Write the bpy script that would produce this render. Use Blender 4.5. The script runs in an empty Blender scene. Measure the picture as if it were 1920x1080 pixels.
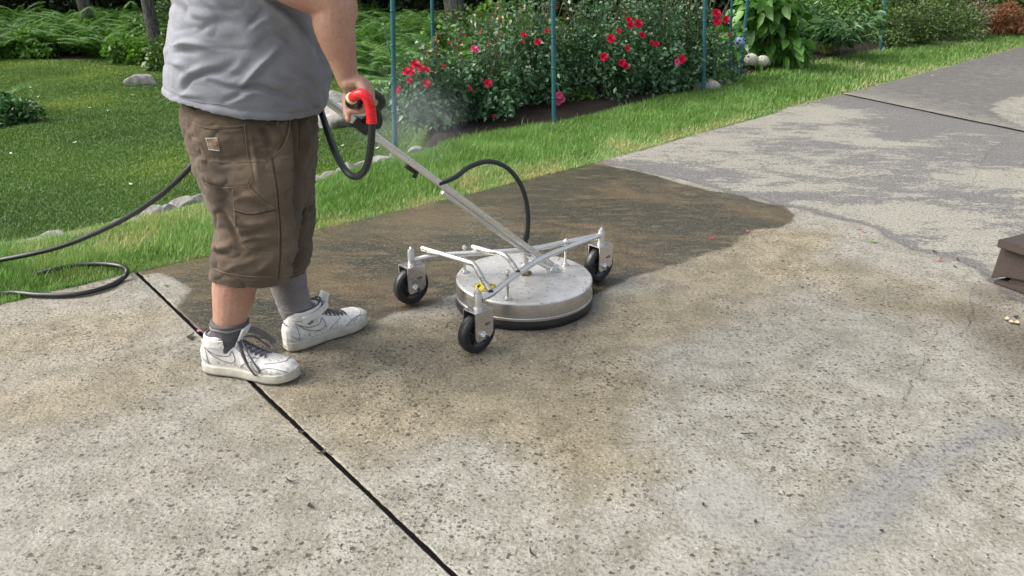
import bpy, bmesh, math, random
import numpy as np
from mathutils import Vector, Matrix
from mathutils.bvhtree import BVHTree
R = math.radians
scene = bpy.context.scene
rng = np.random.default_rng(7)
random.seed(7)

# ------------------------------------------------------------ camera, sky, sun
CAM_H, F, PITCH = 1.25, 1500.0, R(23)
cd = bpy.data.cameras.new('camera'); cam = bpy.data.objects.new('camera', cd)
scene.collection.objects.link(cam); scene.camera = cam
cam.location = (0, 0, CAM_H); cam.rotation_euler = (R(90) - PITCH, 0, 0)
cd.sensor_width = 36; cd.lens = F / 1920 * 36; cd.clip_start = 0.02; cd.clip_end = 500
SUN_EL, SUN_AZ = R(46), R(-60)          # sun high, over the left shoulder
w = bpy.data.worlds.new('World'); scene.world = w; w.use_nodes = True
nt = w.node_tree; nt.nodes.clear()
sky = nt.nodes.new('ShaderNodeTexSky'); sky.sky_type = 'NISHITA'; sky.sun_disc = False
sky.sun_elevation = SUN_EL; sky.sun_rotation = R(-91)
sky.dust_density = 6.0; sky.air_density = 1.0; sky.ozone_density = 1.0
hs = nt.nodes.new('ShaderNodeHueSaturation'); hs.inputs['Saturation'].default_value = 0.5
bg = nt.nodes.new('ShaderNodeBackground'); bg.inputs['Strength'].default_value = 0.15
wo = nt.nodes.new('ShaderNodeOutputWorld')
nt.links.new(sky.outputs[0], hs.inputs['Color']); nt.links.new(hs.outputs[0], bg.inputs[0]); nt.links.new(bg.outputs[0], wo.inputs[0])
sd = bpy.data.lights.new('sun', 'SUN'); sun = bpy.data.objects.new('sun', sd); scene.collection.objects.link(sun)
sd.energy = 1.15; sd.angle = R(42); sd.color = (1.0, 0.96, 0.9)
sdir = Vector((-0.80, -0.02, math.tan(SUN_EL) * 0.8)).normalized()
sun.rotation_euler = sdir.to_track_quat('Z', 'Y').to_euler()
scene.view_settings.view_transform = 'Standard'; scene.view_settings.look = 'None'
scene.view_settings.gamma = 1.0; scene.view_settings.exposure = 1.12

# ------------------------------------------------------------ helpers
_c, _s = math.cos(PITCH), math.sin(PITCH)
def ray(px, py):
    a = (px - 960) / F; b = (540 - py) / F
    return np.array([a, _c + b * _s, -_s + b * _c])
ORG = np.array([0, 0, CAM_H])
def G(px, py, z=0.0):
    d = ray(px, py); return ORG + d * ((z - CAM_H) / d[2])
def A(px, py, Y):
    d = ray(px, py); return ORG + d * (Y / d[1])
def PX(P):                              # world points -> photo pixels (to find where folds and seams lie)
    P = np.asarray(P, float); x = P[..., 0]; y = P[..., 1]; z = P[..., 2] - CAM_H
    dep = y * _c - z * _s; up = y * _s + z * _c
    return 960 + F * x / dep, 540 - F * up / dep

def hash2(i, j, k, seed):
    n = (i * 374761393 + j * 668265263 + k * 2147483647 + seed * 974711) & 0x7fffffff
    n = ((n ^ (n >> 13)) * 1274126177) & 0x7fffffff
    return ((n ^ (n >> 16)) & 0xffff) / 65535.0
def vnoise(P, scale, seed=0, octv=3):
    P = np.asarray(P, float) * scale; out = 0; amp = 1; tot = 0
    for o in range(octv):
        q = P * (2 ** o) + 17.3 * o; i = np.floor(q).astype(np.int64); f = q - i; f = f * f * (3 - 2 * f)
        r = 0
        for a in (0, 1):
            for b in (0, 1):
                for c in (0, 1):
                    wgt = (f[:, 0] if a else 1 - f[:, 0]) * (f[:, 1] if b else 1 - f[:, 1]) * (f[:, 2] if c else 1 - f[:, 2])
                    r = r + wgt * hash2(i[:, 0] + a, i[:, 1] + b, i[:, 2] + c, seed + o)
        out = out + amp * r; tot += amp; amp *= 0.5
    return out / tot
def sstep(a, b, x):
    t = np.clip((x - a) / (b - a), 0, 1); return t * t * (3 - 2 * t)
def seg_dist(X, Y, pts):                # distance to a polyline
    d = np.full(X.shape, 1e9)
    for (x0, y0), (x1, y1) in zip(pts[:-1], pts[1:]):
        dx, dy = x1 - x0, y1 - y0; t = np.clip(((X - x0) * dx + (Y - y0) * dy) / (dx * dx + dy * dy + 1e-12), 0, 1)
        d = np.minimum(d, np.hypot(X - x0 - t * dx, Y - y0 - t * dy))
    return d
def poly_sd(X, Y, pts):                 # signed distance, positive inside
    d = seg_dist(X, Y, list(pts) + [pts[0]]); ins = np.zeros(X.shape, bool); n = len(pts)
    for i in range(n):
        x0, y0 = pts[i]; x1, y1 = pts[(i + 1) % n]
        if y0 == y1: continue
        ins ^= ((y0 > Y) != (y1 > Y)) & (X < (x1 - x0) * (Y - y0) / (y1 - y0) + x0)
    return np.where(ins, d, -d)
def catmull(pts, n=8):
    P = [np.array(p, float) for p in pts]; P = [2 * P[0] - P[1]] + P + [2 * P[-1] - P[-2]]; out = []
    for i in range(1, len(P) - 2):
        for k in range(n):
            t = k / n; a, b, c, d = P[i - 1], P[i], P[i + 1], P[i + 2]
            out.append(0.5 * (2 * b + (c - a) * t + (2 * a - 5 * b + 4 * c - d) * t * t + (3 * b - a - 3 * c + d) * t ** 3))
    out.append(P[-2]); return out

COL = scene.collection
def tag(o, label=None, cat=None, group=None, kind=None):
    if label: o['label'] = label
    if cat: o['category'] = cat
    if group: o['group'] = group
    if kind: o['kind'] = kind
    return o
def empty(name, loc, rz=0):
    o = bpy.data.objects.new(name, None); COL.objects.link(o); o.location = loc; o.rotation_euler = (0, 0, rz)
    o.empty_display_size = 0.1; bpy.context.view_layer.update(); return o
def wmat(p): return (wmat(p.parent) @ p.matrix_parent_inverse if p.parent else Matrix.Identity(4)) @ p.matrix_basis
def link(name, me, mat, parent=None, smooth=True, local=False):
    o = bpy.data.objects.new(name, me); COL.objects.link(o)
    if mat is not None and not len(me.materials): me.materials.append(mat)
    if smooth: me.polygons.foreach_set('use_smooth', [True] * len(me.polygons))
    if parent:
        o.parent = parent
        if not local: o.matrix_parent_inverse = wmat(parent).inverted()
    return o
def np_mesh(name, V, faces, attrs=None):
    me = bpy.data.meshes.new(name); V = np.asarray(V, np.float32)
    loops = []; tot = []
    for fa in (faces if isinstance(faces, list) else [faces]):
        loops.append(fa.ravel()); tot.append(np.full(len(fa), fa.shape[1], np.int32))
    loops = np.concatenate(loops).astype(np.int32); tot = np.concatenate(tot)
    me.vertices.add(len(V)); me.vertices.foreach_set('co', V.ravel())
    me.loops.add(len(loops)); me.loops.foreach_set('vertex_index', loops)
    me.polygons.add(len(tot)); st = np.zeros(len(tot), np.int32); st[1:] = np.cumsum(tot)[:-1]
    me.polygons.foreach_set('loop_start', st)
    try: me.polygons.foreach_set('loop_total', tot)
    except Exception: pass
    me.update(calc_edges=True); me.validate()
    if attrs:
        for k, a in attrs.items():
            a = np.asarray(a, np.float32)
            if a.ndim == 1:
                at = me.attributes.new(k, 'FLOAT', 'POINT'); at.data.foreach_set('value', a)
            else:
                at = me.attributes.new(k, 'FLOAT_COLOR', 'POINT'); at.data.foreach_set('color', a.ravel())
    return me

class MB:
    def __init__(s): s.v = []; s.f = []
    def add(s, V, Fc):
        o = len(s.v); s.v += [tuple(map(float, p)) for p in V]; s.f += [tuple(o + i for i in f) for f in Fc]; return s
    def tube(s, pts, rad, seg=12, cap=True, closed=False):
        V, Fc = tube_geo(pts, rad, seg, cap, closed); return s.add(V, Fc)
    def box(s, c, size, M=None, bev=0.0):
        bm = bmesh.new(); bmesh.ops.create_cube(bm, size=1)
        for v in bm.verts: v.co = Vector((v.co.x * size[0], v.co.y * size[1], v.co.z * size[2]))
        if bev: bmesh.ops.bevel(bm, geom=bm.edges[:], offset=bev, segments=2, affect='EDGES', profile=0.6)
        M4 = Matrix.Translation(c) @ (M.to_4x4() if M else Matrix.Identity(4)); bm.transform(M4)
        bm.verts.index_update(); s.add([v.co for v in bm.verts], [[v.index for v in f.verts] for f in bm.faces]); bm.free(); return s
    def lathe(s, prof, c=(0, 0, 0), M=None, seg=32):   # profile (r, z), axis = local z
        V = []; Fc = []; n = len(prof)
        for i in range(seg):
            a = 2 * math.pi * i / seg
            for r, z in prof:
                p = Vector((r * math.cos(a), r * math.sin(a), z)); p = (M @ p) if M else p; V.append(p + Vector(c))
        for i in range(seg):
            j = (i + 1) % seg
            for k in range(n - 1): Fc.append((i * n + k, j * n + k, j * n + k + 1, i * n + k + 1))
        return s.add(V, Fc)
    def build(s, name, mat, parent=None, smooth=True, auto=None):
        me = bpy.data.meshes.new(name); me.from_pydata(s.v, [], s.f); me.validate()
        bm = bmesh.new(); bm.from_mesh(me); bmesh.ops.remove_doubles(bm, verts=bm.verts, dist=1e-6)
        bmesh.ops.dissolve_degenerate(bm, dist=1e-7, edges=bm.edges)
        bmesh.ops.recalc_face_normals(bm, faces=bm.faces)
        if auto is not None:
            for e in bm.edges:
                if len(e.link_faces) == 2 and e.calc_face_angle(0) > R(auto): e.smooth = False
        bm.to_mesh(me); bm.free()
        return link(name, me, mat, parent, smooth)

def tube_geo(pts, rad, seg=12, cap=True, closed=False, flat=1.0):
    P = [Vector(p) for p in pts]; n = len(P); rad = [rad] * n if isinstance(rad, (int, float)) else list(rad)
    T = []
    for i in range(n):
        a = P[(i - 1) % n] if (closed or i) else P[0]; b = P[(i + 1) % n] if (closed or i < n - 1) else P[-1]
        T.append((b - a).normalized() if (b - a).length > 1e-9 else Vector((0, 0, 1)))
    u = T[0].orthogonal().normalized(); V = []; Fc = []
    for i in range(n):
        u = (u - T[i] * u.dot(T[i])); u = u.normalized() if u.length > 1e-6 else T[i].orthogonal().normalized(); v = T[i].cross(u)
        for k in range(seg):
            a = 2 * math.pi * k / seg; V.append(P[i] + (u * math.cos(a) + v * math.sin(a) * flat) * rad[i])
    for i in range(n if closed else n - 1):
        j = (i + 1) % n
        for k in range(seg): Fc.append((i * seg + k, i * seg + (k + 1) % seg, j * seg + (k + 1) % seg, j * seg + k))
    if cap and not closed:
        Fc.append(tuple(range(seg))[::-1]); Fc.append(tuple((n - 1) * seg + k for k in range(seg)))
    return V, Fc
def limb_geo(pts, rad, seg=20, n=6):    # rounded, tapered, closed limb
    R4 = catmull([(*p, r) for p, r in zip(pts, rad)], n); P = [q[:3] for q in R4]; r = [max(q[3], 1e-4) for q in R4]
    d0 = (P[0] - P[1]); d0 /= np.linalg.norm(d0); d1 = P[-1] - P[-2]; d1 /= np.linalg.norm(d1)
    A0 = [P[0] + d0 * r[0] * math.sin(a) for a in (R(88), R(65), R(42), R(20))]; r0 = [r[0] * math.cos(a) for a in (R(88), R(65), R(42), R(20))]
    A1 = [P[-1] + d1 * r[-1] * math.sin(a) for a in (R(20), R(42), R(65), R(88))]; r1 = [r[-1] * math.cos(a) for a in (R(20), R(42), R(65), R(88))]
    return tube_geo(A0 + P + A1, r0 + r + r1, seg)
def loft_geo(rings, capped=True):
    n = len(rings[0]); V = [p for r in rings for p in r]; Fc = []
    for i in range(len(rings) - 1):
        for k in range(n): Fc.append((i * n + k, i * n + (k + 1) % n, (i + 1) * n + (k + 1) % n, (i + 1) * n + k))
    if capped: Fc.append(tuple(range(n))[::-1]); Fc.append(tuple((len(rings) - 1) * n + k for k in range(n)))
    return V, Fc
def ellip_geo(c, r, M=None, seg=20, rings=12):
    m = MB(); m.lathe([(max(1e-4, math.cos(a)), math.sin(a)) for a in np.linspace(-math.pi / 2, math.pi / 2, rings)], seg=seg)
    S = Matrix.Diagonal((*r, 1)); MM = Matrix.Translation(c) @ (M.to_4x4() if M else Matrix.Identity(4)) @ S
    return [MM @ Vector(v) for v in m.v], m.f
def remesh(parts, voxel, smooth_it=3, sfac=0.5):
    m = MB()
    for V, Fc in parts: m.add(V, Fc)
    me = bpy.data.meshes.new('tmp'); me.from_pydata(m.v, [], m.f); me.validate()
    bm = bmesh.new(); bm.from_mesh(me); bmesh.ops.recalc_face_normals(bm, faces=bm.faces); bm.to_mesh(me); bm.free()
    o = bpy.data.objects.new('tmp', me); COL.objects.link(o)
    md = o.modifiers.new('r', 'REMESH'); md.mode = 'VOXEL'; md.voxel_size = voxel; md.adaptivity = 0
    if smooth_it: ms = o.modifiers.new('s', 'SMOOTH'); ms.iterations = smooth_it; ms.factor = sfac
    bpy.context.view_layer.update(); dg = bpy.context.evaluated_depsgraph_get()
    out = bpy.data.meshes.new_from_object(o.evaluated_get(dg)); bpy.data.objects.remove(o); return out
def get_vn(me):
    n = len(me.vertices); V = np.empty(n * 3, np.float32); me.vertices.foreach_get('co', V)
    N = np.empty(n * 3, np.float32); me.vertex_normals.foreach_get('vector', N) if hasattr(me, 'vertex_normals') else me.vertices.foreach_get('normal', N)
    return V.reshape(-1, 3).astype(float), N.reshape(-1, 3).astype(float)
def set_v(me, V): me.vertices.foreach_set('co', V.astype(np.float32).ravel()); me.update()
def set_attr(me, k, a):
    at = me.attributes.new(k, 'FLOAT', 'POINT'); at.data.foreach_set('value', np.asarray(a, np.float32))
def bvh_of(me):
    V, _ = get_vn(me); return BVHTree.FromPolygons([Vector(v) for v in V], [tuple(p.vertices) for p in me.polygons])

# ------------------------------------------------------------ materials
class NT:
    def __init__(s, name):
        s.m = bpy.data.materials.new(name); s.m.use_nodes = True; s.t = s.m.node_tree; s.t.nodes.clear()
        s.out = s.t.nodes.new('ShaderNodeOutputMaterial'); s.tc = s.n('TexCoord'); s.obj = s.tc.outputs['Object']
    def n(s, typ, props=None, **inp):
        nd = s.t.nodes.new('ShaderNode' + typ)
        for k, v in (props or {}).items(): setattr(nd, k, v)
        for k, v in inp.items():
            k2 = int(k[1:]) if k[0] == '_' and k[1:].isdigit() else k.replace('_', ' ')
            s.set(nd.inputs[k2], v)
        return nd
    def set(s, sock, v):
        if isinstance(v, bpy.types.NodeSocket): s.t.links.new(v, sock)
        elif isinstance(v, bpy.types.Node): s.t.links.new(v.outputs[0], sock)
        else:
            if sock.type == 'RGBA' and len(v) == 3: v = (*v, 1)
            sock.default_value = v
    def noise(s, scale, detail=4, rough=0.55, vec=None, dist=0.0):
        return s.n('TexNoise', Vector=vec or s.obj, Scale=scale, Detail=detail, Roughness=rough, Distortion=dist).outputs['Fac']
    def math(s, op, a, b=0.0, c=None):
        nd = s.n('Math', {'operation': op}, _0=a, _1=b)
        if c is not None: s.set(nd.inputs[2], c)
        return nd.outputs[0]
    def mr(s, v, a, b, c=0.0, d=1.0, typ='SMOOTHSTEP'):
        return s.n('MapRange', {'interpolation_type': typ}, Value=v, From_Min=a, From_Max=b, To_Min=c, To_Max=d).outputs[0]
    def mix(s, f, a, b, blend='MIX'):
        nd = s.t.nodes.new('ShaderNodeMix'); nd.data_type = 'RGBA'; nd.blend_type = blend
        s.set(nd.inputs[0], f); s.set(nd.inputs[6], a); s.set(nd.inputs[7], b); return nd.outputs[2]
    def ramp(s, v, stops):
        nd = s.n('ValToRGB', Fac=v); e = nd.color_ramp.elements
        while len(e) < len(stops): e.new(0.5)
        for x, (p, c) in zip(e, stops): x.position = p; x.color = (*c, 1)
        return nd.outputs[0]
    def attr(s, name, out='Fac'): return s.n('Attribute', {'attribute_name': name}).outputs[out]
    def bump(s, h, strength=0.5, dist=0.01, normal=None):
        nd = s.n('Bump', Height=h, Strength=strength, Distance=dist)
        if normal is not None: s.set(nd.inputs['Normal'], normal)
        return nd.outputs[0]
    def pbr(s, col, rough=0.6, metal=0.0, normal=None, spec=0.5, **kw):
        b = s.n('BsdfPrincipled', Base_Color=col, Roughness=rough, Metallic=metal)
        s.set(b.inputs['Specular IOR Level'], spec)
        if normal is not None: s.set(b.inputs['Normal'], normal)
        for k, v in kw.items(): s.set(b.inputs[k.replace('_', ' ')], v)
        s.t.links.new(b.outputs[0], s.out.inputs[0]); return s.m

def mat_plain(name, col, rough=0.6, metal=0.0, var=0.12, scale=30, bump=0.2, bd=0.002, spec=0.5):
    t = NT(name); n = t.noise(scale, 5)
    c = t.mix(n, tuple(x * (1 - var) for x in col), tuple(min(1, x * (1 + var)) for x in col))
    return t.pbr(c, t.mr(n, 0.3, 0.7, max(0.02, rough - 0.08), min(1, rough + 0.08)), metal, t.bump(n, bump, bd), spec)
def mat_leaf(name, stops, rough=0.5, trans=0.25, scale=4):
    t = NT(name); r = t.attr('rnd'); big = t.noise(scale, 2)
    v = t.math('ADD', t.math('MULTIPLY', r, 0.75), t.math('MULTIPLY', t.math('SUBTRACT', big, 0.5), 0.9))
    v = t.math('ADD', v, 0.1)
    c = t.ramp(v, stops)
    b = t.n('BsdfPrincipled', Base_Color=c, Roughness=rough); b.inputs['Specular IOR Level'].default_value = 0.45
    tr = t.n('BsdfTranslucent', Color=t.mix(1.0, c, (1.0, 1.25, 0.5), 'MULTIPLY'))
    mx = t.n('MixShader', _0=trans, _1=b.outputs[0], _2=tr.outputs[0]); t.t.links.new(mx.outputs[0], t.out.inputs[0]); return t.m

def mat_concrete():
    t = NT('exposed_aggregate_concrete')
    m = t.n('Attribute', {'attribute_name': 'mask'}); sp = t.n('SeparateColor', Color=m.outputs['Color'])
    dirt, wet, tan = sp.outputs[0], sp.outputs[1], sp.outputs[2]; pale = m.outputs['Alpha']
    sub = lambda a, b=0.5: t.math('SUBTRACT', a, b); mul = lambda a, b: t.math('MULTIPLY', a, b); add = lambda a, b: t.math('ADD', a, b)
    big = t.noise(1.6, 5, 0.6); mid = t.noise(9, 6, 0.65, dist=0.3); fin = t.noise(85, 4, 0.7); grit = t.noise(260, 3, 0.7)
    warp = t.n('MixRGB', {'blend_type': 'ADD'}, Fac=0.018, Color1=t.obj, Color2=t.n('TexNoise', Vector=t.obj, Scale=60.0, Detail=3).outputs['Color']).outputs[0]
    v1 = t.n('TexVoronoi', {'feature': 'F1'}, Vector=warp, Scale=95.0); v3 = t.n('TexVoronoi', {'feature': 'F1'}, Vector=warp, Scale=190.0); v2 = t.n('TexVoronoi', {'feature': 'F1'}, Vector=warp, Scale=52.0)
    r1 = t.n('SeparateColor', Color=v1.outputs['Color']); r3 = t.n('SeparateColor', Color=v3.outputs['Color']); r2 = t.n('SeparateColor', Color=v2.outputs['Color'])
    # washed surface: sandy paste, grey and tan drifts, gritty texture
    grey = t.mix(t.mr(mid, 0.35, 0.65), (0.195, 0.189, 0.158), (0.315, 0.309, 0.275)); tanc = t.mix(t.mr(mid, 0.35, 0.65), (0.150, 0.124, 0.074), (0.275, 0.236, 0.158))
    wash = t.mix(t.mr(add(tan, mul(sub(big), 1.3)), 0.1, 0.9), grey, tanc)
    wash = t.mix(t.mr(r3.outputs[0], 0.0, 1.0, 0.0, 0.36, 'LINEAR'), wash, t.mix(r3.outputs[1], (0.06, 0.054, 0.036), (0.46, 0.43, 0.335)))
    wash = t.mix(mul(t.mr(r1.outputs[1], 0.3, 1.0, 0.0, 1.0, 'LINEAR'), 0.30), wash, t.mix(r1.outputs[2], (0.10, 0.085, 0.06), (0.34, 0.315, 0.25)))
    wash = t.mix(t.mr(fin, 0.36, 0.52, 0.5, 0.0), wash, (0.062, 0.052, 0.038))
    dens = t.noise(2.6, 3, 0.6, dist=0.5)
    spotA = t.noise(58, 2, 0.5); spotB = t.noise(34, 3, 0.6); thr = t.mr(dens, 0.35, 0.68, 0.70, 0.585, 'LINEAR')
    sA = t.mr(sub(spotA, thr), 0.0, 0.035); sB = t.mr(sub(spotB, add(thr, 0.045)), 0.0, 0.025)
    peb = mul(t.math('LESS_THAN', r1.outputs[0], t.mr(dens, 0.35, 0.65, 0.07, 0.34)), t.mr(v1.outputs['Distance'], 0.28, 0.46, 1.0, 0.0))
    peb2 = mul(t.math('LESS_THAN', r2.outputs[1], t.mr(dens, 0.38, 0.65, 0.02, 0.20)), t.mr(v2.outputs['Distance'], 0.26, 0.40, 1.0, 0.0))
    lite = mul(t.math('GREATER_THAN', r1.outputs[0], 0.88), t.mr(v1.outputs['Distance'], 0.2, 0.4, 1.0, 0.0))
    wash = t.mix(mul(lite, 0.6), wash, (0.42, 0.40, 0.34))
    wash = t.mix(mul(sA, 0.75), wash, (0.05, 0.043, 0.034)); wash = t.mix(mul(sB, 0.75), wash, (0.045, 0.04, 0.033))
    wash = t.mix(mul(peb, 0.9), wash, t.mix(r1.outputs[2], (0.022, 0.02, 0.018), (0.10, 0.072, 0.05)))
    wash = t.mix(mul(peb2, 0.9), wash, t.mix(r2.outputs[2], (0.022, 0.022, 0.022), (0.075, 0.05, 0.035)))
    # algae-dark, unwashed and wet
    mp0 = t.n('Mapping', Vector=t.obj, Rotation=(0, 0, 0.45), Scale=(0.5, 1.2, 1.0)).outputs[0]
    st1 = t.noise(2.1, 7, 0.68, mp0, 0.8); st2 = t.noise(17, 6, 0.72, mp0, 0.5); fl = t.noise(75, 3, 0.75)
    dk = t.mix(t.mr(st1, 0.42, 0.60), (0.034, 0.031, 0.021), (0.104, 0.074, 0.040))
    dk = t.mix(t.mr(st2, 0.50, 0.64, 0.0, 0.55), dk, (0.165, 0.128, 0.074))
    dk = t.mix(mul(t.mr(fl, 0.54, 0.66), 0.62), dk, (0.21, 0.175, 0.115))
    dk = t.mix(t.mr(fin, 0.34, 0.52, 0.55, 0.0), dk, (0.010, 0.009, 0.006))
    dk = t.mix(t.mr(r3.outputs[0], 0.75, 1.0, 0.0, 0.28), dk, (0.20, 0.17, 0.12))
    dk = t.mix(mul(lite, 0.3), dk, (0.26, 0.23, 0.17))
    # dry weathered surface: grey film with paler worn patches
    mp = t.n('Mapping', Vector=t.obj, Rotation=(0, 0, 0.45), Scale=(0.6, 1.2, 1.0)).outputs[0]
    wn = add(mul(t.noise(1.7, 3, 0.55, mp, 0.5), 0.36), add(mul(t.noise(8, 6, 0.68, mp, 0.5), 0.40), mul(t.noise(38, 3, 0.6, t.obj, 0.3), 0.24)))
    worn = t.mr(add(wn, mul(sub(pale, 0.72), 0.6)), 0.505, 0.575)
    dry = t.mix(worn, t.mix(mid, (0.085, 0.084, 0.082), (0.155, 0.152, 0.146)), t.mix(mid, (0.235, 0.225, 0.185), (0.345, 0.332, 0.275)))
    dry = t.mix(t.mr(fin, 0.38, 0.56, 0.7, 0.0), dry, (0.052, 0.049, 0.046)); dry = t.mix(t.mr(fl, 0.54, 0.68, 0.0, 0.5), dry, (0.40, 0.39, 0.34))
    dry = t.mix(t.mr(pale, 0.44, 0.62, 0.8, 0.0), dry, (0.062, 0.059, 0.060)); dry = t.mix(mul(t.mr(r3.outputs[2], 0.6, 1.0), 0.35), dry, (0.34, 0.325, 0.29))
    e1 = mul(sub(fin), 0.8); e2 = mul(sub(mid), 0.7)
    dm = t.mr(add(add(dirt, e1), e2), 0.38, 0.62); pm = t.mr(add(add(pale, e1), e2), 0.25, 0.55)
    col = t.mix(pm, wash, dry)
    col = t.mix(t.mr(add(t.attr('stain'), e2), 0.05, 0.95, 0.0, 0.85), col, t.mix(t.mr(fin, 0.4, 0.65), (0.035, 0.029, 0.018), (0.13, 0.105, 0.068)))
    col = t.mix(t.mr(t.attr('stain'), -0.2, -0.9, 0.0, 0.5), col, t.mix(fin, (0.24, 0.238, 0.225), (0.36, 0.355, 0.335)))
    col = t.mix(mul(t.mr(wet, 0.45, 1.0), 0.36), col, t.mix(t.mr(fin, 0.35, 0.6), (0.09, 0.095, 0.11), (0.24, 0.245, 0.265)))  # wet streak: bluish sky reflection tinted into the base colour
    col = t.mix(t.mr(wet, 0.14, 0.5, 0.0, 0.24), col, t.mix(1.0, col, (0.52, 0.50, 0.42), 'MULTIPLY'))
    col = t.mix(dm, col, dk)
    rough = sub(t.mix(dm, (0.80, 0.80, 0.80), (0.52, 0.52, 0.52)), mul(wet, 0.50))
    hgt = add(mul(sub(0.6, v1.outputs['Distance']), 0.6), add(mul(fin, 1.0), mul(grit, 0.5)))
    nrm = t.bump(hgt, sub(0.9, mul(wet, 0.62)), 0.005)
    nrm = t.bump(add(mid, st2), 0.35, 0.01, nrm)
    film = t.mr(wet, 0.15, 0.95, 0.0, 1.0)
    return t.pbr(col, rough, 0.0, nrm, 0.4, Coat_Weight=film, Coat_Roughness=0.12, Coat_IOR=1.33, Coat_Normal=t.bump(mid, 0.15, 0.01, t.bump(fin, 0.35, 0.003)))

M = {}
M['concrete'] = mat_concrete()
def mat_terrain():
    t = NT('soil_and_turf'); m = t.n('Attribute', {'attribute_name': 'mask'}); sp = t.n('SeparateColor', Color=m.outputs['Color'])
    n = t.noise(40, 6, 0.7); b = t.noise(3, 4)
    turf = t.mix(n, (0.025, 0.055, 0.010), (0.075, 0.14, 0.025)); soil = t.mix(n, (0.008, 0.006, 0.004), (0.04, 0.03, 0.022)); straw = t.mix(n, (0.05, 0.045, 0.02), (0.20, 0.17, 0.09))
    c = t.mix(sp.outputs[0], turf, soil); c = t.mix(t.math('MULTIPLY', sp.outputs[1], t.mr(b, 0.4, 0.7)), c, straw)
    return t.pbr(c, 0.9, 0, t.bump(n, 0.8, 0.02), 0.2)
M['terrain'] = mat_terrain()
M['grass'] = mat_leaf('grass_blades', [(0.0, (0.075, 0.155, 0.022)), (0.35, (0.135, 0.26, 0.05)), (0.7, (0.22, 0.36, 0.10)), (0.9, (0.34, 0.45, 0.19)), (1.0, (0.48, 0.43, 0.23))], 0.45, 0.3, 3)
M['lawn'] = mat_leaf('lawn_blades', [(0.0, (0.045, 0.105, 0.013)), (0.45, (0.10, 0.185, 0.024)), (0.8, (0.20, 0.27, 0.04)), (1.0, (0.27, 0.31, 0.08))], 0.55, 0.25, 0.9)
M['fern'] = mat_leaf('fern_fronds', [(0.0, (0.035, 0.095, 0.018)), (0.5, (0.10, 0.215, 0.05)), (1.0, (0.26, 0.42, 0.12))], 0.5, 0.35, 0.8)
M['thicket'] = mat_leaf('woodland_leaves', [(0.0, (0.008, 0.022, 0.006)), (0.6, (0.02, 0.05, 0.012)), (1.0, (0.05, 0.10, 0.025))], 0.5, 0.2, 0.6)
M['rose_leaf'] = mat_leaf('rose_leaves', [(0.0, (0.018, 0.055, 0.022)), (0.5, (0.07, 0.155, 0.07)), (0.78, (0.17, 0.28, 0.155)), (0.88, (0.17, 0.20, 0.08)), (0.96, (0.22, 0.085, 0.05))], 0.36, 0.2, 1.5)
M['hyd_leaf'] = mat_leaf('broad_leaves', [(0.0, (0.035, 0.10, 0.015)), (0.5, (0.075, 0.20, 0.03)), (1.0, (0.17, 0.36, 0.07))], 0.42, 0.25, 2)
M['peony_leaf'] = mat_leaf('peony_leaves', [(0.0, (0.02, 0.07, 0.02)), (0.5, (0.055, 0.14, 0.04)), (1.0, (0.17, 0.30, 0.13))], 0.36, 0.2, 2)
M['box_leaf'] = mat_leaf('small_shrub_leaves', [(0.0, (0.03, 0.065, 0.014)), (0.5, (0.08, 0.14, 0.035)), (1.0, (0.22, 0.28, 0.08))], 0.45, 0.2, 2)
M['dead_leaf'] = mat_leaf('dry_leaves', [(0.0, (0.10, 0.085, 0.05)), (1.0, (0.33, 0.29, 0.19))], 0.7, 0.15, 3)
M['rust_leaf'] = mat_leaf('rusty_brown_leaves', [(0.0, (0.09, 0.03, 0.012)), (1.0, (0.30, 0.12, 0.05))], 0.7, 0.15, 3)
M['fresh_leaf'] = mat_leaf('fresh_green_leaves', [(0.0, (0.05, 0.13, 0.02)), (1.0, (0.20, 0.36, 0.06))], 0.45, 0.3, 2)
M['stem'] = mat_plain('green_brown_stems', (0.07, 0.065, 0.03), 0.7)
M['cane'] = mat_plain('pale_green_stems', (0.20, 0.22, 0.07), 0.6)
M['petal'] = mat_plain('red_petals', (0.56, 0.014, 0.06), 0.6, var=0.55, scale=60, spec=0.3)
M['pink'] = mat_plain('pink_petals', (0.66, 0.12, 0.26), 0.55, var=0.3, scale=60, spec=0.3)
M['blue_fl'] = mat_plain('pale_blue_florets', (0.38, 0.48, 0.82), 0.6, var=0.15)
M['white_fl'] = mat_plain('cream_white_florets', (0.62, 0.62, 0.50), 0.6, var=0.15)
def mat_bark():
    t = NT('bark'); mp = t.n('Mapping', Vector=t.obj, Scale=(1, 1, 0.25)).outputs[0]; n = t.noise(45, 7, 0.7, mp); b = t.noise(6, 3)
    c = t.mix(t.mr(n, 0.35, 0.65), (0.035, 0.032, 0.028), (0.17, 0.165, 0.15)); c = t.mix(t.mr(b, 0.5, 0.75, 0, 0.5), c, (0.08, 0.10, 0.05))
    return t.pbr(c, 0.9, 0, t.bump(n, 1.0, 0.03), 0.2)
M['bark'] = mat_bark()
def mat_rock():
    t = NT('fieldstone'); n = t.noise(9, 8, 0.7); f = t.noise(60, 4, 0.7); b = t.noise(2, 2)
    c = t.mix(t.mr(n, 0.3, 0.7), (0.15, 0.145, 0.13), (0.42, 0.41, 0.38)); c = t.mix(t.mr(b, 0.5, 0.8, 0, 0.5), c, (0.27, 0.21, 0.14)); c = t.mix(t.mr(f, 0.6, 0.7, 0, 0.5), c, (0.08, 0.085, 0.06))
    return t.pbr(c, 0.85, 0, t.bump(t.math('ADD', n, f), 0.7, 0.02), 0.3)
M['rock'] = mat_rock()
M['post'] = mat_plain('blue_green_coated_steel', (0.018, 0.10, 0.115), 0.45, scale=20)
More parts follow.
